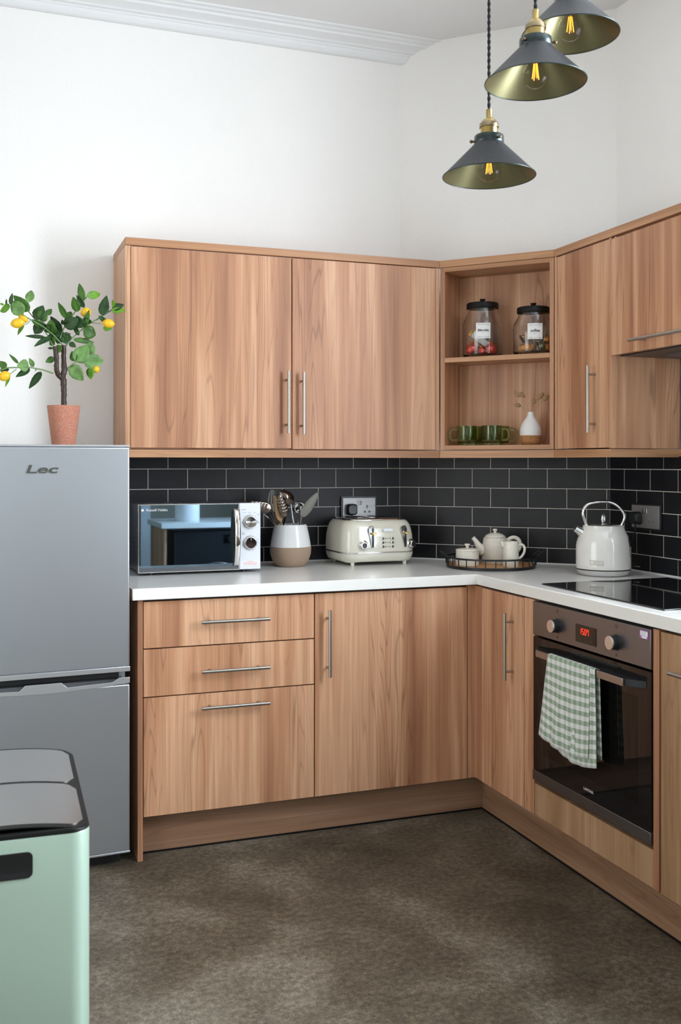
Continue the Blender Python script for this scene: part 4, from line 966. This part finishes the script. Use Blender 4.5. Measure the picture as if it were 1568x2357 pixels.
# ------------------------------------------------------------------ lemon tree
PY = .26
def lp(cx, cy, dy=0): return at(cx*.19133, 640+cy*.19133, PY+dy)
pc = at(146.5, 1024, PY); R0 = .0565
t = thing('potted_lemon_tree', 'small lemon tree in speckled terracotta pot on the fridge', 'plant', (pc.x, PY, 1.3848)); T = mworld(t)
ztop = at(146.5, 934, PY).z-1.3848
pot = MB().lathe([(0, 0), (.0385, 0), (.040, .002), (R0, ztop), (R0-.0045, ztop), (R0-.008, ztop-.012), (0, ztop-.012)], 48, T).build('pot', 'terracotta', t, ang=50)
MB().lathe([(0, ztop-.012), (R0-.0086, ztop-.0118), (R0-.02, ztop-.007), (0, ztop-.005)], 32, T).build('soil', 'soil', t)
def px2m(w): return w*.19133*3.47/FPX
tr = MB(); rnd = random.Random(4)
def knotty(pts, rs):
    P2 = []; R2 = []
    for (a, b), (ra, rb) in zip(zip(pts, pts[1:]), zip(rs, rs[1:])):
        for k in range(6):
            q = k/6; P2.append(a.lerp(b, q)+Vector((rnd.uniform(-1, 1), rnd.uniform(-1, 1), 0))*.0006); R2.append((ra+(rb-ra)*q)*rnd.uniform(.93, 1.12))
    P2.append(pts[-1]); R2.append(rs[-1]); tr.tube(P2, R2, 14)
knotty([lp(768, 1560), lp(768, 1380), lp(762, 1230), lp(750, 1180)], [px2m(33), px2m(31), px2m(36), px2m(38)])
knotty([lp(752, 1215), lp(700, 1165, -.004), lp(678, 1100, -.01), lp(682, 980, -.012), lp(662, 822, -.014)], [px2m(30), px2m(30), px2m(30), px2m(28), px2m(29)])
knotty([lp(756, 1215), lp(772, 1100), lp(765, 960, .004), lp(768, 808, .006)], [px2m(34), px2m(32), px2m(29), px2m(32)])
knotty([lp(770, 1150), lp(795, 1110), lp(812, 1085)], [px2m(20), px2m(18), px2m(14)])
tr.build('trunk', 'tree_bark', t, ang=60)
br = MB()
for pts, w in (([(750, 800, 0), (650, 690, -.01), (530, 590, -.02), (370, 500, -.03), (280, 450, -.035)], 9), ([(640, 820, -.01), (590, 720, 0), (520, 610, .01), (390, 460, .02), (340, 400, .02)], 8), ([(800, 805, 0), (870, 720, .01), (960, 640, .01), (1090, 540, .01), (1180, 490, .015), (1350, 380, .02)], 10), ([(720, 725, 0), (770, 600, .01), (880, 440, .02), (980, 300, .02), (1045, 225, .02)], 7), ([(640, 1145, -.01), (520, 1105, -.02), (340, 1070, -.03), (90, 1080, -.035), (0, 1110, -.035)], 10), ([(810, 1090, 0), (860, 1045, -.01), (910, 1010, -.015), (1000, 1000, -.02), (1110, 1080, -.02)], 9), ([(370, 500, -.03), (330, 550, -.035), (290, 560, -.035)], 5), ([(200, 1095, -.03), (120, 1155, -.035)], 5), ([(1090, 540, .01), (1215, 548, .0)], 5), ([(280, 450, -.035), (285, 340, -.03)], 5), ([(280, 450, -.035), (120, 340, -.04)], 5), ([(650, 960, -.01), (640, 965, -.02)], 4)):
    br.tube([lp(*q) for q in pts], [px2m(w)]+[px2m(w*.8)]*(len(pts)-1), 8)
br.build('branches', 'green_stem', t, ang=60)
leaves = [(280,440,140,275,135,'p'),(355,400,160,208,105,'m'),(350,290,378,148,85,'p'),(125,320,150,180,38,'d'),(125,340,0,400,85,'b'),(50,320,-10,305,20,'b'),(75,320,78,250,20,'d'),
(435,500,520,330,120,'d'),(465,498,565,405,125,'m'),(555,445,622,372,60,'m'),(552,590,370,498,75,'m'),(500,560,415,672,105,'d'),(290,570,213,687,42,'b'),(545,712,300,696,38,'d'),(612,715,408,826,58,'d'),
(800,485,698,290,62,'m'),(640,680,612,495,115,'m'),(745,660,608,460,95,'d'),(775,585,945,485,130,'d'),(780,560,745,500,50,'d'),(950,690,862,522,45,'d'),(985,600,920,450,110,'d'),(1005,600,1075,380,60,'m'),(1000,630,1152,690,135,'m'),
(935,405,880,225,85,'m'),(1015,355,920,203,55,'d'),(1000,280,953,62,72,'m'),(1045,215,1208,195,80,'b'),(1228,452,1285,207,100,'d'),(1185,455,1325,555,45,'d'),(1380,370,1352,258,35,'b'),(1345,390,1517,385,60,'b'),(1350,365,1495,320,70,'d'),(1240,600,1352,612,52,'b'),
(880,740,1135,778,55,'m'),(835,780,916,832,55,'d'),(725,740,862,705,115,'d'),(600,770,700,640,100,'d'),(700,800,712,900,62,'m'),(635,845,573,842,25,'d'),(652,958,548,1012,65,'m'),(575,640,600,560,60,'d'),(760,700,850,670,60,'d'),
(920,1015,1055,800,160,'p'),(1060,905,1105,770,120,'p'),(995,1000,1252,995,160,'p'),(850,1058,1005,1232,135,'p'),(905,1000,865,880,80,'m'),(1085,1072,1092,1218,88,'b'),
(345,1060,205,1050,120,'p'),(405,1068,350,962,50,'p'),(222,1028,107,914,34,'m'),(362,1088,188,1190,62,'d'),(497,1126,347,1332,80,'d'),(75,1082,-10,1000,70,'m'),(112,1100,-10,1110,48,'d'),(118,1160,60,1312,30,'b'),(665,760,640,700,50,'m'),(600,660,560,560,70,'d'),(690,790,760,640,80,'d'),(660,800,600,760,60,'m'),(820,760,740,700,70,'m'),(540,610,470,530,70,'d'),(730,600,690,520,60,'d'),(1090,545,1010,470,60,'d'),(870,450,800,420,60,'m'),(720,700,640,640,70,'d'),(430,1105,440,1112,20,'m')]
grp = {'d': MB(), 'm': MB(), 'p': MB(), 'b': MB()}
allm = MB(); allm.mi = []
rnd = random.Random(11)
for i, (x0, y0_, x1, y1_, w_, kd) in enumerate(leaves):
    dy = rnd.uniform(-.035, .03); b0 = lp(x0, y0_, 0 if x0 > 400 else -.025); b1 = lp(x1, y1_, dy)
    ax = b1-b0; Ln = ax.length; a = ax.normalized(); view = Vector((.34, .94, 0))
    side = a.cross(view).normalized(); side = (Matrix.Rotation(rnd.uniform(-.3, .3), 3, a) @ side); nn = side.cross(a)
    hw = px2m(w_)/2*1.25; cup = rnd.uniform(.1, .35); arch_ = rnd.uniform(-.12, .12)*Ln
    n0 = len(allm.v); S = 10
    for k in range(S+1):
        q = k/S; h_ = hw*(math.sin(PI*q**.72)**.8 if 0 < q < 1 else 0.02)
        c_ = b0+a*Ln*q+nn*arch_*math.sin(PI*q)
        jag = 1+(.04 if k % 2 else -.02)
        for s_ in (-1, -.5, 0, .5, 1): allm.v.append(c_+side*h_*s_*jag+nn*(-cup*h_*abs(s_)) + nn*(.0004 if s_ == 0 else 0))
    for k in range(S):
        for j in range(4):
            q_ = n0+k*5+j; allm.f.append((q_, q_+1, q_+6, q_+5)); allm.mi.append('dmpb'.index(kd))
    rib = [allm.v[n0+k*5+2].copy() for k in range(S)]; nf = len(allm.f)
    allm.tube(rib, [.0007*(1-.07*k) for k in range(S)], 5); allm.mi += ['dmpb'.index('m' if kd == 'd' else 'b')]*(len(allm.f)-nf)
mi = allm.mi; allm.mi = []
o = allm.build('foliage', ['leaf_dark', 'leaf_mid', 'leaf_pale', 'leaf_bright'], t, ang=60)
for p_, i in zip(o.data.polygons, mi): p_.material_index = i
s = o.modifiers.new('s', 'SOLIDIFY'); s.thickness = .0007; s.offset = 0
mr_ = MB()
for (x0, y0_, rx, rz_, ang_, dy) in ((212, 543, 88, 58, 100, -.05), (280, 490, 66, 48, 60, -.025), (1033, 415, 70, 62, -70, .0), (1303, 546, 82, 57, -98, .0), (1158, 1098, 46, 42, -150, .0), (52, 1180, 76, 58, -65, -.05)):
    c_ = lp(x0, y0_, dy); X = Matrix.Rotation(rad(-ang_), 4, 'Y'); a_, b_ = px2m(rx), px2m(rz_)
    prof = [(0, -a_), (b_*.12, -a_*.97), (b_*.22, -a_*.90), (b_*.45, -a_*.80), (b_*.75, -a_*.58), (b_*.95, -a_*.28), (b_, 0), (b_*.95, a_*.30), (b_*.76, a_*.60), (b_*.48, a_*.82), (b_*.20, a_*.91), (b_*.10, a_*1.0), (0, a_*1.02)]
    MB().lathe(prof, 24, Matrix.Translation(c_) @ Matrix.Rotation(-YAW, 4, 'Z') @ X).build('lemon', 'lemon_skin', t, ang=80)
# ------------------------------------------------------------------ pendant lamps
def pendant():
    t = thing('pendant_lamp', '', 'lamp')
    sh = MB().lathe([(.110, 0), (.1102, .0015), (.1085, .0030), (.0352, .077), (.0345, .0785)], 72, None, False, False)
    sh.build('shade', 'lamp_black', t, local=True, ang=60)
    MB().lathe([(.1096, .0004), (.1080, .0022), (.0346, .0764), (.0336, .0780)], 72, None, False, False).build('shade_lining', 'lamp_olive', t, local=True, ang=60)
    MB().tube([(.1096*math.cos(2*PI*i/72), .1096*math.sin(2*PI*i/72), .0010) for i in range(72)], .0013, 8, closed=True).build('shade_rim', 'lamp_collar', t, local=True, ang=60)
    MB().lathe([(.0345, .0775), (.0352, .079), (.0350, .0950), (.0335, .0970), (.020, .0972)], 48).build('collar', 'lamp_collar', t, local=True, ang=50)
    for a in (28, 148, 268):
        c, s_ = math.cos(rad(a)), math.sin(rad(a)); MB().tube([(c*.034, s_*.034, .084), (c*.042, s_*.042, .084)], .0028, 12).sphere((c*.0425, s_*.0425, .084), .0042, 14).build('thumb_screw', 'dark_brass', t, local=True)
    h = MB().lathe([(.0205, .097), (.0205, .117), (.0195, .1175)], 40).build('lamp_holder', 'aged_brass', t, local=True, ang=50)
    MB().lathe([(.0215, .1155), (.0228, .1162), (.0228, .1250), (.0215, .127), (.018, .1290)], 40).build('holder_ring', 'ring_brass', h, local=True, ang=50)
    MB().lathe([(.0190, .1285), (.0165, .1330), (.0115, .1370), (.0075, .1392), (.0072, .1402), (.0072, .1590), (.0060, .1598), (0, .1598)], 36).build('holder_cap', 'aged_brass', h, local=True, ang=40)
    R = .0285; prof = [(R*math.sin(rad(q)), .0165-R*math.cos(rad(q))) for q in range(0, 126, 7)]+[(.0155, .046), (.0140, .056), (.0135, .078)]
    bl = MB().lathe(prof, 40, None, False, False).build('bulb', 'bulb_glass', t, local=True, ang=80)
    sm = bl.modifiers.new('s', 'SOLIDIFY'); sm.thickness = .0006
    MB().lathe([(.0130, .060), (.0135, .100)], 24).build('bulb_cap', 'chrome_soft', bl, local=True)
    f = MB()
    for a in (0, 90, 180, 270): f.tube([(.0035*math.cos(rad(a+30)), .0035*math.sin(rad(a+30)), .043), (.0078*math.cos(rad(a+30)), .0078*math.sin(rad(a+30)), .008)], .0011, 8)
    f.build('filament', 'filament', bl, local=True)
    f = MB().tube([(0, 0, .02), (0, 0, .066)], .0012, 8)
    for a in (0, 90, 180, 270): f.tube([(.0078*math.cos(rad(a+30)), .0078*math.sin(rad(a+30)), .008), (.003*math.cos(rad(a+30)), .003*math.sin(rad(a+30)), .0065), (0, 0, .02)], .0004, 5)
    f.build('filament_wire', 'chrome_soft', bl, local=True)
    return t
def lamp_pos(u, v, wpx):
    D = FPX*.22/wpx; r = (u-784)/FPX; s, c = math.sin(YAW), math.cos(YAW); return Vector((CX+D*(s+r*c), CY+D*(c-r*s), CZ+D*(Y0-v)/FPX))
p0 = pendant(); first = True
for (u, v_, wpx, lab, rz) in ((1126, 407, 213, 'lowest black cone pendant lamp, hanging left of the other two', 10), (1233, 191, 232, 'middle black cone pendant lamp with brass holder fully in view', 55), (1313, 82, 222, 'highest black cone pendant lamp, cut off by the photo top', 40)):
    o = p0 if first else copy_tree(p0); first = False
    o.location = lamp_pos(u, v_, wpx); o.rotation_euler = (0, 0, rad(rz)); o['label'] = lab; o['group'] = 'black cone pendant lamps'
    ln = CE-.012-o.location.z-.159; k = MB(); n = int(ln/.0045)
    for ph in (0, PI): k.tube([(.0019*math.cos(2*PI*i*.0045/.030+ph), .0019*math.sin(2*PI*i*.0045/.030+ph), .159+ln*i/n) for i in range(n+1)], .0024, 7)
    k.build('twisted_cord', 'cord_black', o, local=True, ang=80)
    MB().lathe([(.045, CE-o.location.z-.014), (.05, CE-o.location.z-.012), (.05, CE-o.location.z-.0005)], 36).build('ceiling_rose', 'lamp_black', o, local=True)
# ------------------------------------------------------------------ counter opposite, seen mirrored in the microwave door
cx0 = -.556
o = MB().box(cx0, .652, -3.46, -2.86, .872, .91).build('opposite_worktop', 'worktop', bev=.002)
tag(o, 'white worktop across the room, reflected in the microwave door', 'worktop')
o = MB().box(cx0+.02, cx0+.038, -3.44, -2.88, .0, .8715).build('opposite_end_panel', 'walnut_vertical', bev=.001)
tag(o, 'wooden end panel under the reflected worktop across the room', 'panel')
t = thing('washing_machine', 'black washing machine reflected in the microwave door', 'washing machine', (-.16, -3.15, 0))
MB().box(-.46, .14, -3.43, -2.90, .005, .845).build('body', 'black_plastic', t, .006)
X = face((-.16, -2.8995, .44), (-1, 0, 0))
MB().lathe([(.19, 0), (.19, .02), (.165, .03), (.15, .022), (.14, .01), (0, .008)], 56, X).build('porthole_door', 'black_gloss', t, ang=40)
MB().tube([X @ Vector((.185*math.cos(2*PI*i/56), .185*math.sin(2*PI*i/56), .022)) for i in range(56)], .005, 8, closed=True).build('porthole_ring', 'chrome_soft', t)
X2 = face((-.16, -2.8995, .79), (-1, 0, 0))
MB().box(-.25, -.05, -.03, .03, 0, .002, X2).build('display', 'black_gloss', t)
MB().lathe([(.028, 0), (.025, .02), (0, .021)], 32, face((-.06, -2.8995, .79), (-1, 0, 0))).build('program_dial', 'black_metal', t)
o = MB().lathe([(0, 0), (.085, 0), (.088, .004), (.088, .19), (.08, .20), (0, .20)], 40, Matrix.Translation((-.33, -3.1, .9105))).build('storage_canister', 'matt_white', ang=50)
tag(o, 'white storage canister reflected in the microwave door', 'canister')
